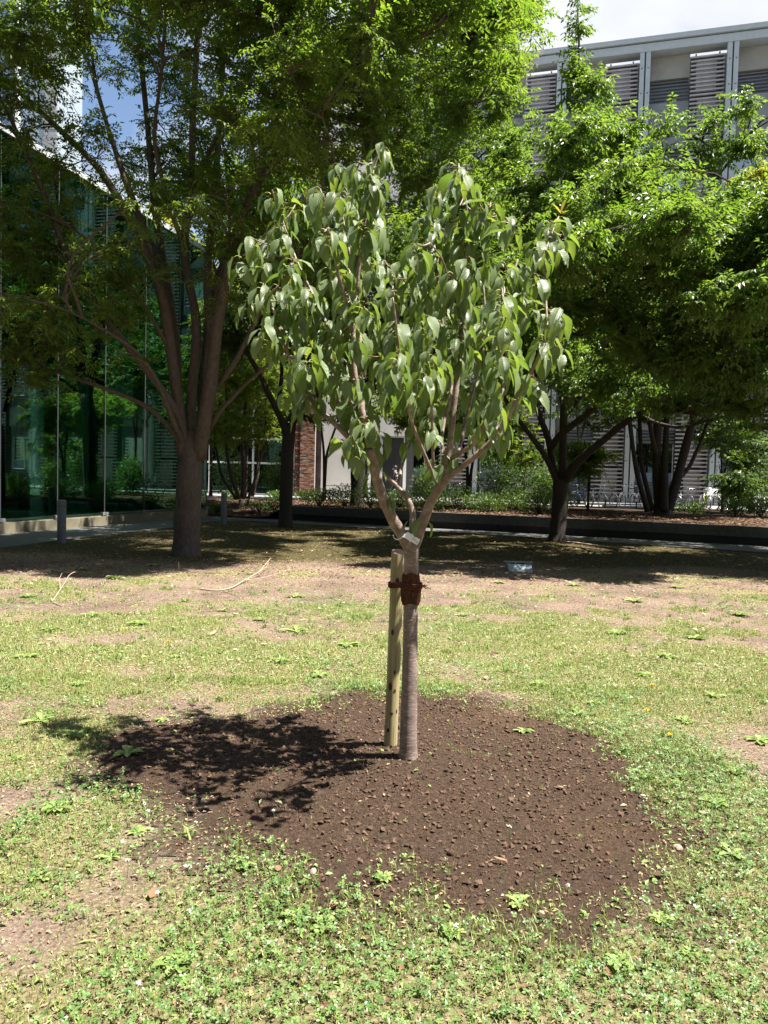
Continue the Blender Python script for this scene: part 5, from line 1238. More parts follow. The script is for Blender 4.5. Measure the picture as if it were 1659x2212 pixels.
# clover: three round leaflets on a stalk
def clover(n, y0, y1, rl, dens, label, simple=False):
    x, y = scatter(n, y0, y1, .6, .6); c = fbm(x, y, 1.1, 51); g = green(x, y); m = mound_mask(x, y)
    k = (rng.random(len(x)) < dens(c, g, y)) & ((m < -.0 - .55 * rng.random(len(x)) ** 1.6) | (rng.random(len(x)) < .012)); x, y, c = x[k], y[k], c[k]; n = len(x)
    z = ground_z(x, y); h = rng.uniform(.008, .05, n) * (.4 + 1.1 * c); ctr = np.stack([x, y, z + h], 1)
    up = norm(np.stack([rng.normal(size=n) * .35, rng.normal(size=n) * .35 - .1, np.ones(n)], 1)); r = rng.uniform(*rl, n); a0 = rng.random(n) * 6.28
    var = np.clip(rng.normal(.45, .25, n), 0, 1); q = MB()
    for j in range(3):
        a = a0 + j * 2.094; d0 = np.stack([np.cos(a), np.sin(a), np.zeros(n)], 1); d = norm(d0 - up * (d0 * up).sum(1, keepdims=True)); s = np.cross(up, d); R_ = r[:, None]
        if simple:
            V = np.stack([ctr, ctr + d * R_ * .7 + s * R_ * .42, ctr + d * R_, ctr + d * R_ * .7 - s * R_ * .42], 1).reshape(-1, 3); i = np.arange(n)[:, None] * 4
            q.add(V, i + np.array([[0, 1, 2, 3]]), None, var=np.repeat(var, 4)); continue
        V = np.stack([ctr, ctr + d * R_ * .55 + s * R_ * .42 + up * R_ * .12, ctr + d * R_ * 1.0 + s * R_ * .30 + up * R_ * .08, ctr + d * R_ * .93, ctr + d * R_ - s * R_ * .30 + up * R_ * .08, ctr + d * R_ * .55 - s * R_ * .42 + up * R_ * .12], 1).reshape(-1, 3)
        i = np.arange(n)[:, None] * 6; q.add(V, np.concatenate([i + np.array([[0, 1, 2, 3]]), i + np.array([[0, 3, 4, 5]])], 0), None, var=np.repeat(var, 6))
    return tag(q.build('clover', M['clover']), label, 'clover', kind='stuff')
clover(52000, 1.6, 5.4, (.006, .0135), lambda c, g, y: sstep(.44, .64, c + .06 * (y < 3.2)) * sstep(.15, .6, g) * .9 + .06, 'low green clover spread through the near lawn')
clover(40000, 5.2, 9.6, (.008, .016), lambda c, g, y: sstep(.52, .66, c) * .7 + .03, 'patches of clover in the farther lawn', True)
# dry flecks and leaf crumbs
def flecks(n, y0, y1, LL, label, matn, dens, name='dead_leaf_litter', zfun=None, xy=None, cat='litter', ww=(.16, .6)):
    x, y = scatter(n, y0, y1) if xy is None else xy
    k = rng.random(len(x)) < dens(x, y); x, y = x[k], y[k]; n = len(x); z = (ground_z(x, y) if zfun is None else zfun(x, y)) + .003 + rng.random(n) * .006
    L = rng.uniform(*LL, n); d = norm(frame(n, 0) + np.array([0, 0, 1]) * rng.normal(size=(n, 1)) * .25)
    V, T = leaves_geo(np.stack([x, y, z], 1), d, norm(np.stack([rng.normal(size=n) * .3, rng.normal(size=n) * .3, np.ones(n)], 1)), L, L * rng.uniform(*ww, n), .12, .1)
    q = MB(); q.add(V, None, T, var=np.repeat(rng.random(n), 4)); return tag(q.build(name, M[matn]), label, cat, kind='stuff')
flecks(52000, 1.6, 6, (.006, .022), 'dry straw flecks over the near lawn', 'straw', lambda x, y: np.where(mound_mask(x, y) > 0, .03, .75), 'dry_straw')
flecks(38000, 5.6, 13.5, (.014, .04), 'dry straw flecks over the far lawn', 'straw', lambda x, y: .8 + 0 * x, 'dry_straw')
flecks(34000, 11, 23.5, (.025, .07), 'dry leaf crumbs on the shaded ground under the trees', 'litter', lambda x, y: .8 + 0 * x, 'dead_leaf_litter')
flecks(14000, 10.5, 23.5, (.03, .08), 'pale dry flecks on the shaded ground under the trees', 'straw', lambda x, y: .7 + 0 * x, 'dry_straw')
bx_ = rng.uniform(-9, 16, 16000); by_ = bed_front(bx_) + .15 + rng.random(16000) ** 1.3 * 6
flecks(0, 0, 0, (.05, .13), 'brown fallen leaves covering the planting bed', 'litter', lambda x, y: .75 * (y < 33) + 0 * x, 'leaf_litter', lambda x, y: bed_z(x, y) + .01, (bx_, by_), 'leaf litter', (.4, .7))
# flat weed leaves sprinkled in the lawn (small single leaves)
flecks(26000, 6.0, 12.5, (.025, .060), 'pale weed leaves scattered over the far lawn', 'weed', lambda x, y: .10 + .5 * sstep(.25, .7, green(x, y) + .25 * (vnoise(x, y, 3, 8) - .3)), 'small_weeds', None, None, 'weeds', (.3, .6))
flecks(30000, 1.6, 6.5, (.012, .035), 'small flat weed leaves sprinkled through the lawn', 'weed', lambda x, y: np.where(mound_mask(x, y) > -.02, .02, .15 + .55 * sstep(.3, .7, green(x, y))), 'small_weeds', None, None, 'weeds', (.3, .6))
# soil crumbs
n = 21000
x = MC[0] + rng.uniform(-1.8, 1.8, n); y = MC[1] + rng.uniform(-1.6, 1.6, n); k = mound_mask(x, y) > -.05 + .3 * rng.random(n) ** 3; x, y = x[k], y[k]; n = len(x)
r = .0036 + .0115 * rng.random(n) ** 2.7
base = np.array([(1, 0, 0), (0, 1, 0), (-1, 0, 0), (0, -1, 0), (0, 0, 1), (0, 0, -1)], float); tri = np.array([(0, 1, 4), (1, 2, 4), (2, 3, 4), (3, 0, 4), (1, 0, 5), (2, 1, 5), (3, 2, 5), (0, 3, 5)])
V = base[None] * rng.uniform(.6, 1.3, (n, 6, 1)) + rng.normal(size=(n, 6, 3)) * .16
e1 = norm(rng.normal(size=(n, 3))); e2 = norm(np.cross(e1, rng.normal(size=(n, 3)))); e3 = np.cross(e1, e2)          # any tilt
V = (V[..., :1] * e1[:, None] + V[..., 1:2] * e2[:, None] + V[..., 2:] * e3[:, None]) * np.array([1, 1, .8]) * r[:, None, None] + np.stack([x, y, mound_z(x, y) + r * .3], 1)[:, None]
q = MB(); q.add(V.reshape(-1, 3), None, (np.arange(n)[:, None, None] * 6 + tri[None]).reshape(-1, 3), var=np.repeat(rng.random(n) ** 1.6, 6))
tag(q.build('soil_crumbs', M['clod']), 'loose dark soil crumbs covering the planting circle', 'soil', kind='stuff')

# ================================================================== SMALL THINGS ON THE LAWN
def rock(r, seed, sq=.75):
    bm = bmesh.new(); bmesh.ops.create_icosphere(bm, subdivisions=2, radius=1.0); rg = np.random.default_rng(seed)
    a = rg.normal(size=(5, 3))
    for v in bm.verts:
        c = np.array(v.co); f = 1 + .16 * sum(math.sin(float(c @ a[i]) * 2.2 + i) for i in range(5)) / 2
        v.co = Vector(c * f * [1, .85, sq] * r)
    me = bpy.data.meshes.new('stone'); bm.to_mesh(me); bm.free(); return me
def place_rock(px, py, r, seed, mat_, name, label, cat, group=None, z=0):
    f = gp(px, py, z); f[2] = float(ground_z(f[0], f[1])) + r * .3; me = rock(r, seed); me.materials.append(M[mat_])
    o = link(name, me); o.location = f; o.rotation_euler = (0, 0, seed); tag(o, label, cat, group); return o
place_rock(676, 1892, .016, 1, 'stone_tan', 'stone', 'tan pebble at the near edge of the dug soil', 'stone')
place_rock(1463, 1838, .020, 2, 'stone_tan', 'stone', 'rounded tan stone in the clover right of the dug soil', 'stone')
place_rock(1518, 1762, .017, 3, 'stone_tan', 'stone', 'tan stone in the grass beyond the rounded one', 'stone')
place_rock(868, 1630, .012, 4, 'stone_white', 'stone', 'small white stone at the foot of the young tree', 'stone', None, .06)
for i, (px, py, r) in enumerate([(975, 1845, .016), (1110, 1712, .014), (1036, 1532, .014), (1098, 1558, .016), (1146, 1572, .012), (650, 1760, .013), (770, 1800, .011), (1220, 1790, .012), (570, 1660, .015), (1260, 1750, .012), (1180, 1680, .011), (700, 1690, .010), (900, 1850, .012), (820, 1780, .011), (1080, 1800, .012), (975, 1590, .012)]):
    place_rock(px, py, r, 20 + i, 'clod', 'soil_clod', 'dark clump of earth on the dug soil', 'soil clod', 'clumps of earth on the dug soil', .02)
# weed rosettes
def rosette(seed, nl, L, jag):
    rg = np.random.default_rng(seed); q = MB()
    for i in range(nl):
        a = i * 2.399 + rg.normal() * .2; l = L * rg.uniform(.6, 1.1); el = rg.uniform(.12, .75); d = np.array([math.cos(a), math.sin(a), 0.]); s = np.array([-d[1], d[0], 0.]); w = l * rg.uniform(.10, .16)
        V = []; nr = 6
        for k in range(nr + 1):
            t_ = k / nr; p = d * l * t_ * math.cos(el * (1 - .5 * t_)) + np.array([0, 0, l * (math.sin(el) * t_ - .55 * t_ ** 2 * math.sin(el) * 1.2)])
            ww_ = w * (.25 + 1.1 * math.sin(math.pi * t_ ** 1.3) ) * (1 + jag * (1 if k % 2 else -.6)) if k < nr else .001
            V += [p - s * ww_ + [0, 0, ww_ * .35], p, p + s * ww_ + [0, 0, ww_ * .35]]
        Q = []
        for k in range(nr):
            for c in range(2): b0 = k * 3 + c; Q.append((b0, b0 + 1, b0 + 4, b0 + 3))
        q.add(V, Q, var=rg.random())
    me = q.mesh('leaves', True); me.materials.append(M['weed']); return me
rms = [rosette(1, 9, .085, .1), rosette(2, 11, .075, .45), rosette(3, 7, .10, .1), rosette(4, 8, .07, .5), rosette(5, 12, .06, .1)]
spots = [(240, 1855, 2), (275, 1640, 0), (1335, 2085, 1), (530, 1880, 3), (165, 1590, 0), (640, 1990, 1), (1425, 1990, 1), (700, 2010, 3), (1545, 1740, 1), (300, 1800, 4),
         (1000, 1330, 2), (750, 1395, 0), (1165, 1480, 1), (1290, 1520, 0), (1370, 1300, 2), (1500, 1380, 0), (1440, 1420, 2), (1600, 1330, 1), (1130, 1590, 4), (1250, 1545, 3), (1540, 1505, 2), (1640, 1600, 0), (1480, 1560, 3), (1590, 1670, 1), (1395, 1460, 4),
         (110, 1360, 0), (200, 1330, 2), (300, 1350, 1), (60, 1420, 0), (380, 1420, 4), (480, 1320, 0), (250, 1250, 2), (330, 1222, 0), (560, 1340, 1), (640, 1290, 0), (400, 1300, 4), (170, 1480, 1), (640, 1365, 2), (690, 1460, 0), (540, 1240, 4), (180, 1230, 0), (90, 1560, 2), (610, 1430, 1), (350, 1560, 4), (1330, 1370, 1), (1240, 1265, 0), (1460, 1270, 2), (1080, 1260, 4), (60, 1290, 1), (1190, 1350, 4), (40, 1640, 4), (120, 1750, 1), (1580, 1850, 3), (1490, 2060, 3), (980, 2020, 4), (1120, 1960, 3), (90, 1900, 3), (380, 2090, 1), (830, 1900, 4)]
for i, (px, py, k) in enumerate(spots):
    f = gp(px, py, 0.0); f[2] = float(ground_z(f[0], f[1])) + .003
    o = link('weed_rosette', rms[k]); o.location = f; o.rotation_euler = (0, 0, i * 1.7); s_ = .8 + .5 * ((i * 37) % 10) / 10; s_ *= 1.0 + .10 * max(0, min(6, f[1] - 4)) ; s_ *= (.75 if f[1] < 3 else 1); o.scale = (s_,) * 3
    lab = ['pale green weed rosette with smooth narrow leaves in the lawn', 'weed rosette with toothed leaves lying flat in the lawn', 'weed tuft with few long broad smooth leaves in the lawn', 'small weed rosette with strongly toothed short leaves in the lawn', 'small dense weed rosette with many short smooth leaves in the lawn'][k]
    tag(o, lab, 'weed', ['smooth narrow rosettes in the lawn', 'toothed rosettes in the lawn', 'long leaved tufts in the lawn', 'small toothed rosettes in the lawn', 'small dense rosettes in the lawn'][k])
# flowers
def flower(px, py, kind):
    f = gp(px, py + 8, 0.0); f[2] = float(ground_z(f[0], f[1]))
    if kind == 'y':
        r_ = empty('dandelion_flower', f, 0, 'yellow dandelion flower on a short stalk in the lawn', 'flower', 'yellow dandelions in the lawn'); h = .05 + .01 * (px % 3)
        q = MB(); q.tube([(0, 0, 0), (.004, 0, h * .6), (.002, -.002, h)], .0018, 5); q.build('stalk', M['stem_green'], r_)
        q = MB(); rg = np.random.default_rng(int(px)); n = 36; a = rg.random(n) * 6.28; el = rg.uniform(.15, 1.3, n); d = np.stack([np.cos(a) * np.cos(el), np.sin(a) * np.cos(el), np.sin(el)], 1)
        V, T = leaves_geo(np.repeat(np.array([[.002, -.002, h]]), n, 0), d, np.repeat(np.array([[0, 0, 1.]]), n, 0), np.full(n, .019), np.full(n, .006)); q.add(V, None, T); q.build('petals', M['petal_yellow'], r_)
    else:
        r_ = empty('clover_flower', f, 0, 'small white round clover flower in the lawn', 'flower', 'white clover flowers in the lawn'); h = .045 + .01 * (px % 3)
        q = MB(); q.tube([(0, 0, 0), (.003, 0, h * .6), (.0, -.002, h)], .0013, 4); q.build('stalk', M['stem_green'], r_)
        q = MB(); rg = np.random.default_rng(int(px)); n = 34; d = norm(rg.normal(size=(n, 3)) + [0, 0, .4])
        V, T = leaves_geo(np.repeat(np.array([[.0, -.002, h]]), n, 0), d, norm(rg.normal(size=(n, 3))), np.full(n, .009), np.full(n, .004)); q.add(V, None, T); q.build('petals', M['petal_white'], r_)
for p in ((265, 1366), (363, 1391), (709, 1417), (1148, 1291), (1446, 1598), (1395, 1543), (1407, 1487), (1180, 1290)): flower(*p, 'y')
for p in ((378, 1405), (395, 1420), (312, 1752), (320, 1776), (438, 1743), (422, 1805), (400, 1895), (410, 1902), (275, 1888), (265, 1840), (408, 1990), (340, 1955), (590, 1785), (1100, 1820), (1432, 1905), (1560, 1965), (1500, 1980), (1225, 1940), (300, 2150), (985, 2030)): flower(*p, 'w')
# fallen leaves
def fallen(px, py, L, seed, matn, label, group, cat='leaf'):
    rg = np.random.default_rng(seed); f = gp(px, py, 0.0); f[2] = float(ground_z(f[0], f[1])) + .014
    q = MB(); V = []; nr = 7; curl = rg.uniform(.1, .5)
    for k in range(nr + 1):
        t_ = k / nr; w = L * .24 * math.sin(math.pi * min(1, t_ ** .8)) ** .8 + .0006; zc = curl * L * (t_ - .5) ** 2
        V += [(L * (t_ - .5), -w, zc + w * .5), (L * (t_ - .5), 0, zc), (L * (t_ - .5), w, zc + w * .35)]
    q.add(V, [(k * 3 + c, k * 3 + c + 1, k * 3 + c + 4, k * 3 + c + 3) for k in range(nr) for c in range(2)], var=rg.random())
    o = q.build('fallen_leaf', M[matn], None, True); o.location = f; o.rotation_euler = (rg.normal() * .15, rg.normal() * .15, rg.random() * 6.28); tag(o, label, cat, group)
for i, (px, py) in enumerate([(866, 1980), (790, 2040), (720, 1970), (500, 2100), (860, 2100), (1080, 1875), (1170, 1990), (1140, 2140), (330, 1940), (560, 2070), (1310, 2110), (700, 2190), (240, 1980), (640, 2130), (950, 1310), (660, 1320), (790, 1475), (1065, 1415), (1210, 1720), (600, 1890), (1420, 1900), (740, 1650), (580, 1300)]):
    fallen(px, py, .035 + .012 * (i % 3), 100 + i, 'litter', 'curled brown fallen leaf lying in the lawn', 'brown fallen leaves on the lawn')
for i, (px, py, L) in enumerate([(460, 1372, .09), (570, 1395, .06), (630, 1562, .055), (1050, 1468, .06), (455, 1695, .05), (1100, 1650, .05), (1440, 1735, .05), (680, 1660, .04)]):
    fallen(px, py, L, 140 + i, 'straw', 'pale bleached fallen leaf lying on the ground', 'bleached fallen leaves')
# fallen branches
def branch(name, lines, label):
    f = gp(*lines[0][0][0][:2], 0.0); root = empty(name, f, 0, label, 'branch')
    for pts, r0 in lines:
        P = []
        for (px, py, z) in pts:
            if z < .02: p = gp(px, py, 0.012); p[2] = float(terrain(p[0], p[1])) + .012
            else: p = gp(px, py, z)
            P.append(p)
        q = MB(); Q = resample(np.array(P), .05); q.tube(Q - f, np.linspace(r0, r0 * .4, len(Q)), 6); q.build('stem', M['twig_pale'], root, True)
branch('fallen_branch', [([(428, 1272, 0), (470, 1277, 0), (500, 1270, .02), (530, 1252, .04), (560, 1235, .08), (585, 1205, .20)], .010), ([(525, 1254, .04), (560, 1250, .05), (605, 1237, .06)], .006), ([(560, 1236, .08), (578, 1222, .14), (580, 1212, .18)], .005), ([(482, 1277, .0), (515, 1287, .0), (545, 1284, .0)], .006)],
       'long pale forked dead branch lying on the lawn near the zelkova')
branch('fallen_branch', [([(110, 1292, 0), (112, 1300, .0), (138, 1262, .04), (150, 1240, .12), (162, 1235, .14)], .009), ([(130, 1270, .03), (128, 1250, .08), (134, 1238, .12)], .006), ([(112, 1300, 0), (138, 1310, 0)], .008)],
       'short upright dead twig fork on the lawn in front of the bollard')
branch('fallen_branch', [([(1170, 1166, 0), (1240, 1172, .03), (1330, 1184, .04), (1400, 1196, 0)], .03), ([(1300, 1180, .04), (1370, 1182, .06)], .012)], 'dark dead log lying along the path edge by the cherry trunk')
# small stump of a twig near zelkova
branch('fallen_branch', [([(386, 1232, 0), (386, 1222, .08), (385, 1213, .14)], .012)], 'short broken stick standing in the shaded ground by the zelkova')
# grey ground box with open slots
c = gp(1120, 1232, 0.0)
bxr = empty('ground_box', c, -.10, 'flat grey metal box with slotted top lying on the shaded grass', 'box')
q = MB(); w_, d_, h_ = .20, .10, .115
V = [(-w_ + .03, -.26, .0), (w_ + .01, -.26, 0), (w_ + .02, d_, 0), (-w_, d_, 0), (-w_ + .01, -.06, h_ * .95), (w_ + .005, -.06, h_ * .95), (w_ + .02, d_, h_), (-w_ - .02, d_, h_)]
q.add(V, [(0, 3, 2, 1), (4, 5, 6, 7), (0, 1, 5, 4), (1, 2, 6, 5), (2, 3, 7, 6), (3, 0, 4, 7)]); q.build('body', M['box_grey'], bxr)
q = MB(); q.box(-w_ - .04, w_ + .035, .0, d_ + .02, h_ + .012, h_ + .026); q.build('lid', M['box_grey'], bxr)
for x0_, x1_ in ((-.13, -.07), (-.04, .09)):
    q = MB(); q.box(x0_, x1_, -.045, -.004, h_ * .985, h_ + .011); q.build('slot', M['box_dark'], bxr)

# ================================================================== BICYCLES
def ring(R_, r, n=28, m=6):
    V = []; Q = []
    for i in range(n):
        a = i / n * 2 * math.pi
        for j in range(m):
            b_ = j / m * 2 * math.pi; rr2 = R_ + r * math.cos(b_); V.append((r * math.sin(b_), rr2 * math.cos(a), rr2 * math.sin(a)))
    for i in range(n):
        for j in range(m): Q.append((i * m + j, ((i + 1) % n) * m + j, ((i + 1) % n) * m + (j + 1) % m, i * m + (j + 1) % m))
    return V, Q
def bicycle(name, label, paint, basket, group):
    r_ = empty(name, (0, 0, 0), 0, label, 'bicycle', group); WR = .33
    for y in (-.52, .52):
        e = MB(); e.add(*ring(WR - .012, .018)); w = e.build('wheel', M['rubber'], r_, True); w.location = (0, y, WR)
        e = MB(); e.add(*ring(WR - .034, .010)); rm = e.build('rim', M['chrome'], w, True)
        e = MB()
        for k in range(14): a = k / 14 * 6.283; e.tube([(0, 0, 0), (0, (WR - .04) * math.cos(a), (WR - .04) * math.sin(a))], .0016, 3, False)
        e.tube([(-.04, 0, 0), (.04, 0, 0)], .02, 8); e.build('spokes', M['chrome'], w)
    f = MB()
    for a, b_, rr2 in (((0, -.12, .30), (0, -.22, .74), .017), ((0, -.12, .30), (0, .36, .70), .018), ((0, -.20, .62), (0, .36, .74), .016), ((0, .36, .66), (0, .34, .80), .020)): f.tube([a, b_], rr2, 8)
    for sx in (-.045, .045): f.tube([(sx, -.52, WR), (sx * .7, -.12, .30)], .010, 6); f.tube([(sx, -.52, WR), (sx * .4, -.21, .66)], .009, 6)
    f.build('frame', M[paint], r_, True)
    f = MB()
    for sx in (-.05, .05): f.tube([(sx, .52, WR), (sx, .46, .50), (sx * .6, .38, .68)], .012, 6)
    f.tube([(-.045, .38, .68), (.045, .38, .68)], .014, 6); f.build('fork', M[paint], r_, True)
    f = MB(); f.tube([(0, .35, .78), (0, .33, .98)], .013, 8); f.tube(resample(np.array([(-.29, .12, .98), (-.26, .24, 1.01), (-.10, .34, .985), (0, .34, .98), (.10, .34, .985), (.26, .24, 1.01), (.29, .12, .98)]), .04), .012, 7); hb = f.build('handlebar', M['chrome'], r_, True)
    f = MB()
    for sx in (-1, 1): f.tube([(sx * .29, .13, .98), (sx * .295, .04, .975)], .018, 8)
    f.build('grips', M['saddle_black'], hb, True)
    f = MB(); f.tube([(0, -.215, .70), (0, -.24, .86)], .013, 8); f.build('seat_post', M['chrome'], r_, True)
    f = MB(); V = [(-.10, -.36, .90), (.10, -.36, .90), (.02, -.08, .90), (-.02, -.08, .90), (-.09, -.35, .86), (.09, -.35, .86), (.015, -.09, .87), (-.015, -.09, .87)]
    f.add(V, [(0, 1, 2, 3), (4, 7, 6, 5), (0, 4, 5, 1), (1, 5, 6, 2), (2, 6, 7, 3), (3, 7, 4, 0)]); sd = f.build('saddle', M['saddle_black'], r_)
    mo = sd.modifiers.new('b', 'BEVEL'); mo.width = .02; mo.segments = 2
    for y, a0, a1 in ((-.52, .5, 3.3), (.52, .3, 2.4)):
        f = MB(); pts = np.array([(0, y + (WR + .03) * math.cos(a), WR + (WR + .03) * math.sin(a)) for a in np.linspace(a0, a1, 14)]); V, Q = tubes(pts[None], np.full((1, 14), .022), 6); f.add(V, Q); f.build('mudguard', M['chrome'], r_, True)
    f = MB(); f.box(-.03, .03, -.90, -.88, .46, .52); f.build('reflector', M['paint_red'], r_)
    f = MB(); f.add(*ring(.085, .006, 20, 5)); V = f.V[0]; f.V[0] = V + [.06, -.12, .30]; f.tube([(.06, -.12, .30), (.06, -.03, .17)], .008, 5); f.tube([(-.06, -.12, .30), (-.06, -.21, .43)], .008, 5); f.tube([(-.07, -.12, .30), (.07, -.12, .30)], .012, 6)
    f.build('crank', M['chrome'], r_, True)
    f = MB(); f.tube([(-.04, -.52, .33), (-.12, -.50, .01)], .008, 5); f.tube([(-.06, -.52, .30), (.10, -.56, .005)], .008, 5); f.build('kickstand', M['chrome'], r_, True)
    if basket:
        f = MB()
        for z in np.linspace(.70, .94, 6):
            s_ = .14 + .05 * (z - .70) / .24; P = [(-s_, .42, z), (s_, .42, z), (s_, .66 + (z - .7) * .2, z), (-s_, .66 + (z - .7) * .2, z), (-s_, .42, z)]
            for a, b_ in zip(P[:-1], P[1:]): f.tube([a, b_], .0035, 4, False)
        for u in np.linspace(-1, 1, 8):
            f.tube([(u * .14, .42, .70), (u * .19, .42, .94)], .003, 4, False); f.tube([(u * .14, .66, .70), (u * .19, .708, .94)], .003, 4, False)
        f.build('basket', M['chrome'], r_)
    return r_
GB_ = 'bicycles parked before the slatted facade'
kinds = {'w': ('paint_white', 0, 'white bicycle without basket parked before the slatted facade'), 'wb': ('paint_white', 1, 'white city bicycle with wire basket parked before the slatted facade'), 'b': ('paint_blue', 0, 'blue bicycle parked before the slatted facade'),
         'l': ('paint_lime', 1, 'lime green bicycle with wire basket parked before the slatted facade'), 'k': ('paint_black', 1, 'black city bicycle with wire basket parked before the slatted facade'), 'r': ('paint_red', 0, 'red bicycle parked before the slatted facade')}
protos = {}
for px, Y, k, rz in ((975, 33.6, 'wb', .3), (1008, 33.8, 'k', .2), (1040, 33.6, 'wb', -.2), (1185, 33.2, 'r', .1), (1256, 32.8, 'b', .35), (1286, 32.6, 'w', 3.4), (1312, 32.6, 'w', .2), (1356, 33.0, 'w', .15), (1382, 32.8, 'k', -.5), (1475, 32.6, 'wb', 3.25), (1523, 32.6, 'l', 3.0), (1561, 32.7, 'wb', .2), (1588, 32.6, 'k', .5), (1612, 32.8, 'r', .1), (1634, 32.6, 'wb', -.6), (1654, 32.7, 'w', .4)):
    if k not in protos: protos[k] = bicycle('bicycle', kinds[k][2], kinds[k][0], kinds[k][1], GB_); o = protos[k]
    else: o = copy_tree(protos[k])
    c = at(px, 1090, Y); o.location = (c[0], Y, .402); o.rotation_euler = (0, 0, rz)
# low kerb blocks beside the bicycles
for i, px in enumerate((1318, 1345, 1372, 1398)):
    c = at(px, 1100, 32.0); q = MB(); q.box(-.24, .24, -.09, .09, 0, .20); V = q.V[0]; V[4:, 1] *= .8; o = q.build('kerb_block', M['concrete_pale'])
    o.location = (c[0], 32.3, .36); tag(o, 'pale concrete kerb block in the row by the bicycles', 'kerb block', 'concrete kerb blocks by the bicycles')
# notice board leaning behind the shrubs
c = at(990, 1040, 36.0)
nb_ = empty('notice_board', (c[0] - .9, 36.0, .40), 0, 'white notice board on posts behind the shrubs near the person', 'notice board')
q = MB(); q.box(-.38, .38, -.02, .02, .35, 1.35); q.build('panel', M['paint_white'], nb_)
for sx in (-.34, .30): q = MB(); q.box(sx, sx + .04, .025, .06, 0, 1.3); q.build('post', M['steel_dark'], nb_)
# small metal rail before the concrete wall
c = at(720, 1050, 38.5); rl = empty('metal_rail', (c[0], 38.5, .40), 0, 'low black metal rail in front of the concrete wall', 'rail')
q = MB(); q.tube([(-.45, 0, 0), (-.45, 0, .62), (1.2, 0, .62), (1.2, 0, 0)], .025, 6); q.build('hoop', M['steel_dark'], rl)
q = MB(); q.tube([(-.45, 0, .35), (1.2, 0, .35)], .018, 6); q.build('crossbar', M['steel_dark'], rl)

# ================================================================== PERSON
pc = at(855, 1040, 37.0)
pr = empty('person', (pc[0], 37.0, .40), 0, 'person in a dark and pale patterned shirt and mask walking past the shrubs', 'person')
me = bpy.data.meshes.new('body')
J = dict(pel=(0, 0, .90), sp=(-.01, 0, 1.12), ch=(-.02, 0, 1.30), nk=(-.035, 0, 1.44), hd=(-.055, 0, 1.54), ht=(-.05, 0, 1.62),
         ls=(-.02, -.17, 1.36), le=(.04, -.21, 1.10), lw=(-.10, -.20, .92), lh=(-.14, -.19, .86), rs=(-.02, .17, 1.36), re=(.06, .21, 1.10), rw=(.0, .22, .88), rh=(-.02, .22, .80),
         lhp=(0, -.09, .86), lk=(-.14, -.09, .48), la=(-.10, -.09, .08), lt=(-.24, -.09, .03), rhp=(0, .09, .86), rk=(.08, .09, .47), ra=(.26, .09, .12), rt=(.16, .09, .03))
ks = list(J); E = [('pel', 'sp'), ('sp', 'ch'), ('ch', 'nk'), ('nk', 'hd'), ('hd', 'ht'), ('ch', 'ls'), ('ls', 'le'), ('le', 'lw'), ('lw', 'lh'), ('ch', 'rs'), ('rs', 're'), ('re', 'rw'), ('rw', 'rh'), ('pel', 'lhp'), ('lhp', 'lk'), ('lk', 'la'), ('la', 'lt'), ('pel', 'rhp'), ('rhp', 'rk'), ('rk', 'ra'), ('ra', 'rt')]
rad = dict(pel=.14, sp=.13, ch=.15, nk=.058, hd=.098, ht=.075, ls=.065, le=.05, lw=.034, lh=.032, rs=.065, re=.05, rw=.034, rh=.032, lhp=.10, lk=.065, la=.045, lt=.035, rhp=.10, rk=.065, ra=.045, rt=.035)
me.from_pydata([J[k] for k in ks], [(ks.index(a), ks.index(b_)) for a, b_ in E], [])
bo_ = link('body', me, pr); sm_ = bo_.modifiers.new('skin', 'SKIN'); sm_.use_smooth_shade = True
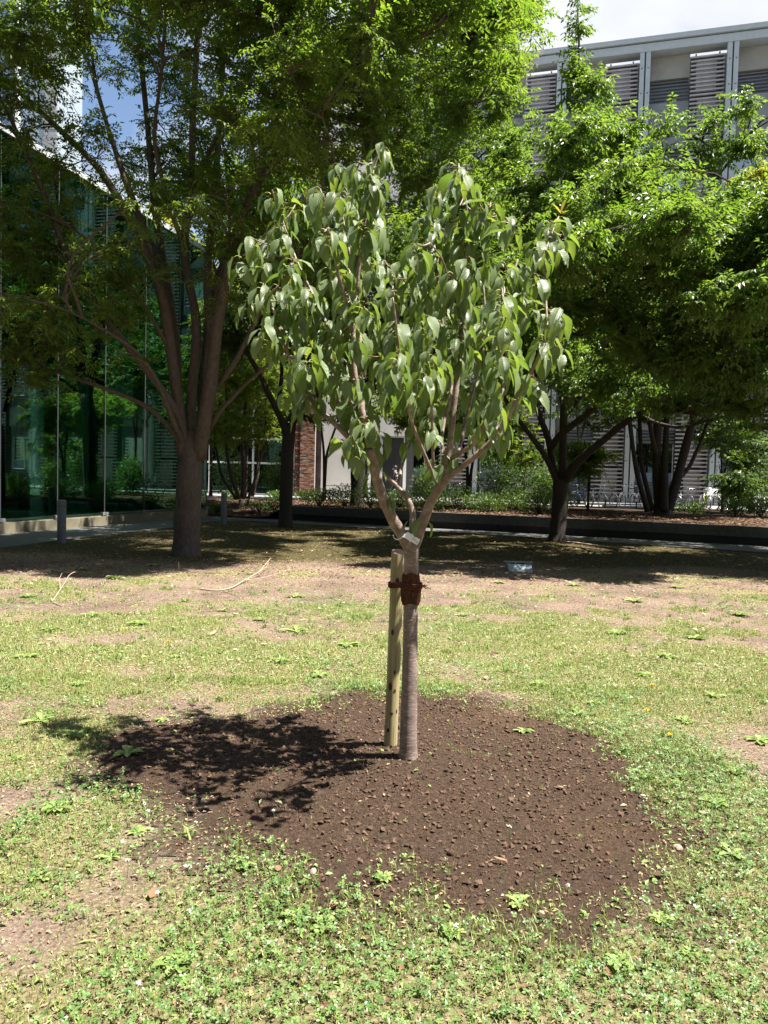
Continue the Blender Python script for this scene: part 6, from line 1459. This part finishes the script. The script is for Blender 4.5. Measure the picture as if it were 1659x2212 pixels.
for i, k in enumerate(ks): me.skin_vertices[0].data[i].radius = (rad[k], rad[k] * (1.1 if k in ('pel', 'sp', 'ch') else 1)); me.skin_vertices[0].data[i].use_root = (k == 'pel')
sb_ = bo_.modifiers.new('sub', 'SUBSURF'); sb_.levels = 1; sb_.render_levels = 2
m, t, out = mat_nodes('clothed_body')
tco = N(t, 'ShaderNodeTexCoord'); sx_ = N(t, 'ShaderNodeSeparateXYZ'); t.links.new(tco.outputs['Object'], sx_.inputs[0])
rpn = N(t, 'ShaderNodeValToRGB'); rpn.color_ramp.interpolation = 'CONSTANT'; e = rpn.color_ramp.elements
zsc = math_(t, 'DIVIDE', sx_.outputs['Z'], 1.7); t.links.new(zsc, rpn.inputs[0])
e[0].position = 0; e[0].color = (.03, .03, .03, 1); e[1].position = .06; e[1].color = (.05, .055, .08, 1)
for p_, c_ in ((.54, (.30, .22, .23)), (.845, (.45, .28, .2))): x_ = e.new(p_); x_.color = (*c_, 1)
pat = noise(t, coords(t), 9, 2); shirt = ramp(t, pat, [(.46, (.55, .52, .52)), (.52, (.06, .02, .03))])
isS = math_(t, 'MULTIPLY', math_(t, 'GREATER_THAN', zsc, .54), math_(t, 'LESS_THAN', zsc, .845)); bsdf(t, out, mixc(t, isS, rpn.outputs[0], shirt), .8, .2)
me.materials.append(m)
bm = bmesh.new(); bmesh.ops.create_icosphere(bm, subdivisions=3, radius=.118)
for v in list(bm.verts):
    if v.co.z < -.035 or (v.co.x < -.05 and v.co.z < .035): bm.verts.remove(v)
hm = bpy.data.meshes.new('hair'); bm.to_mesh(hm); bm.free(); hm.materials.append(M['hair']); h_ = link('hair', hm, pr); h_.location = (-.045, 0, 1.575); h_.scale = (1.05, .92, 1.0)
q = MB(); q.add([(-.165, -.05, 1.47), (-.165, .05, 1.47), (-.175, .055, 1.535), (-.175, -.055, 1.535), (-.08, -.085, 1.48), (-.08, .085, 1.48), (-.08, .088, 1.53), (-.08, -.088, 1.53)], [(0, 3, 2, 1), (0, 4, 7, 3), (1, 2, 6, 5)]); q.build('face_mask', M['mask'], pr, True)
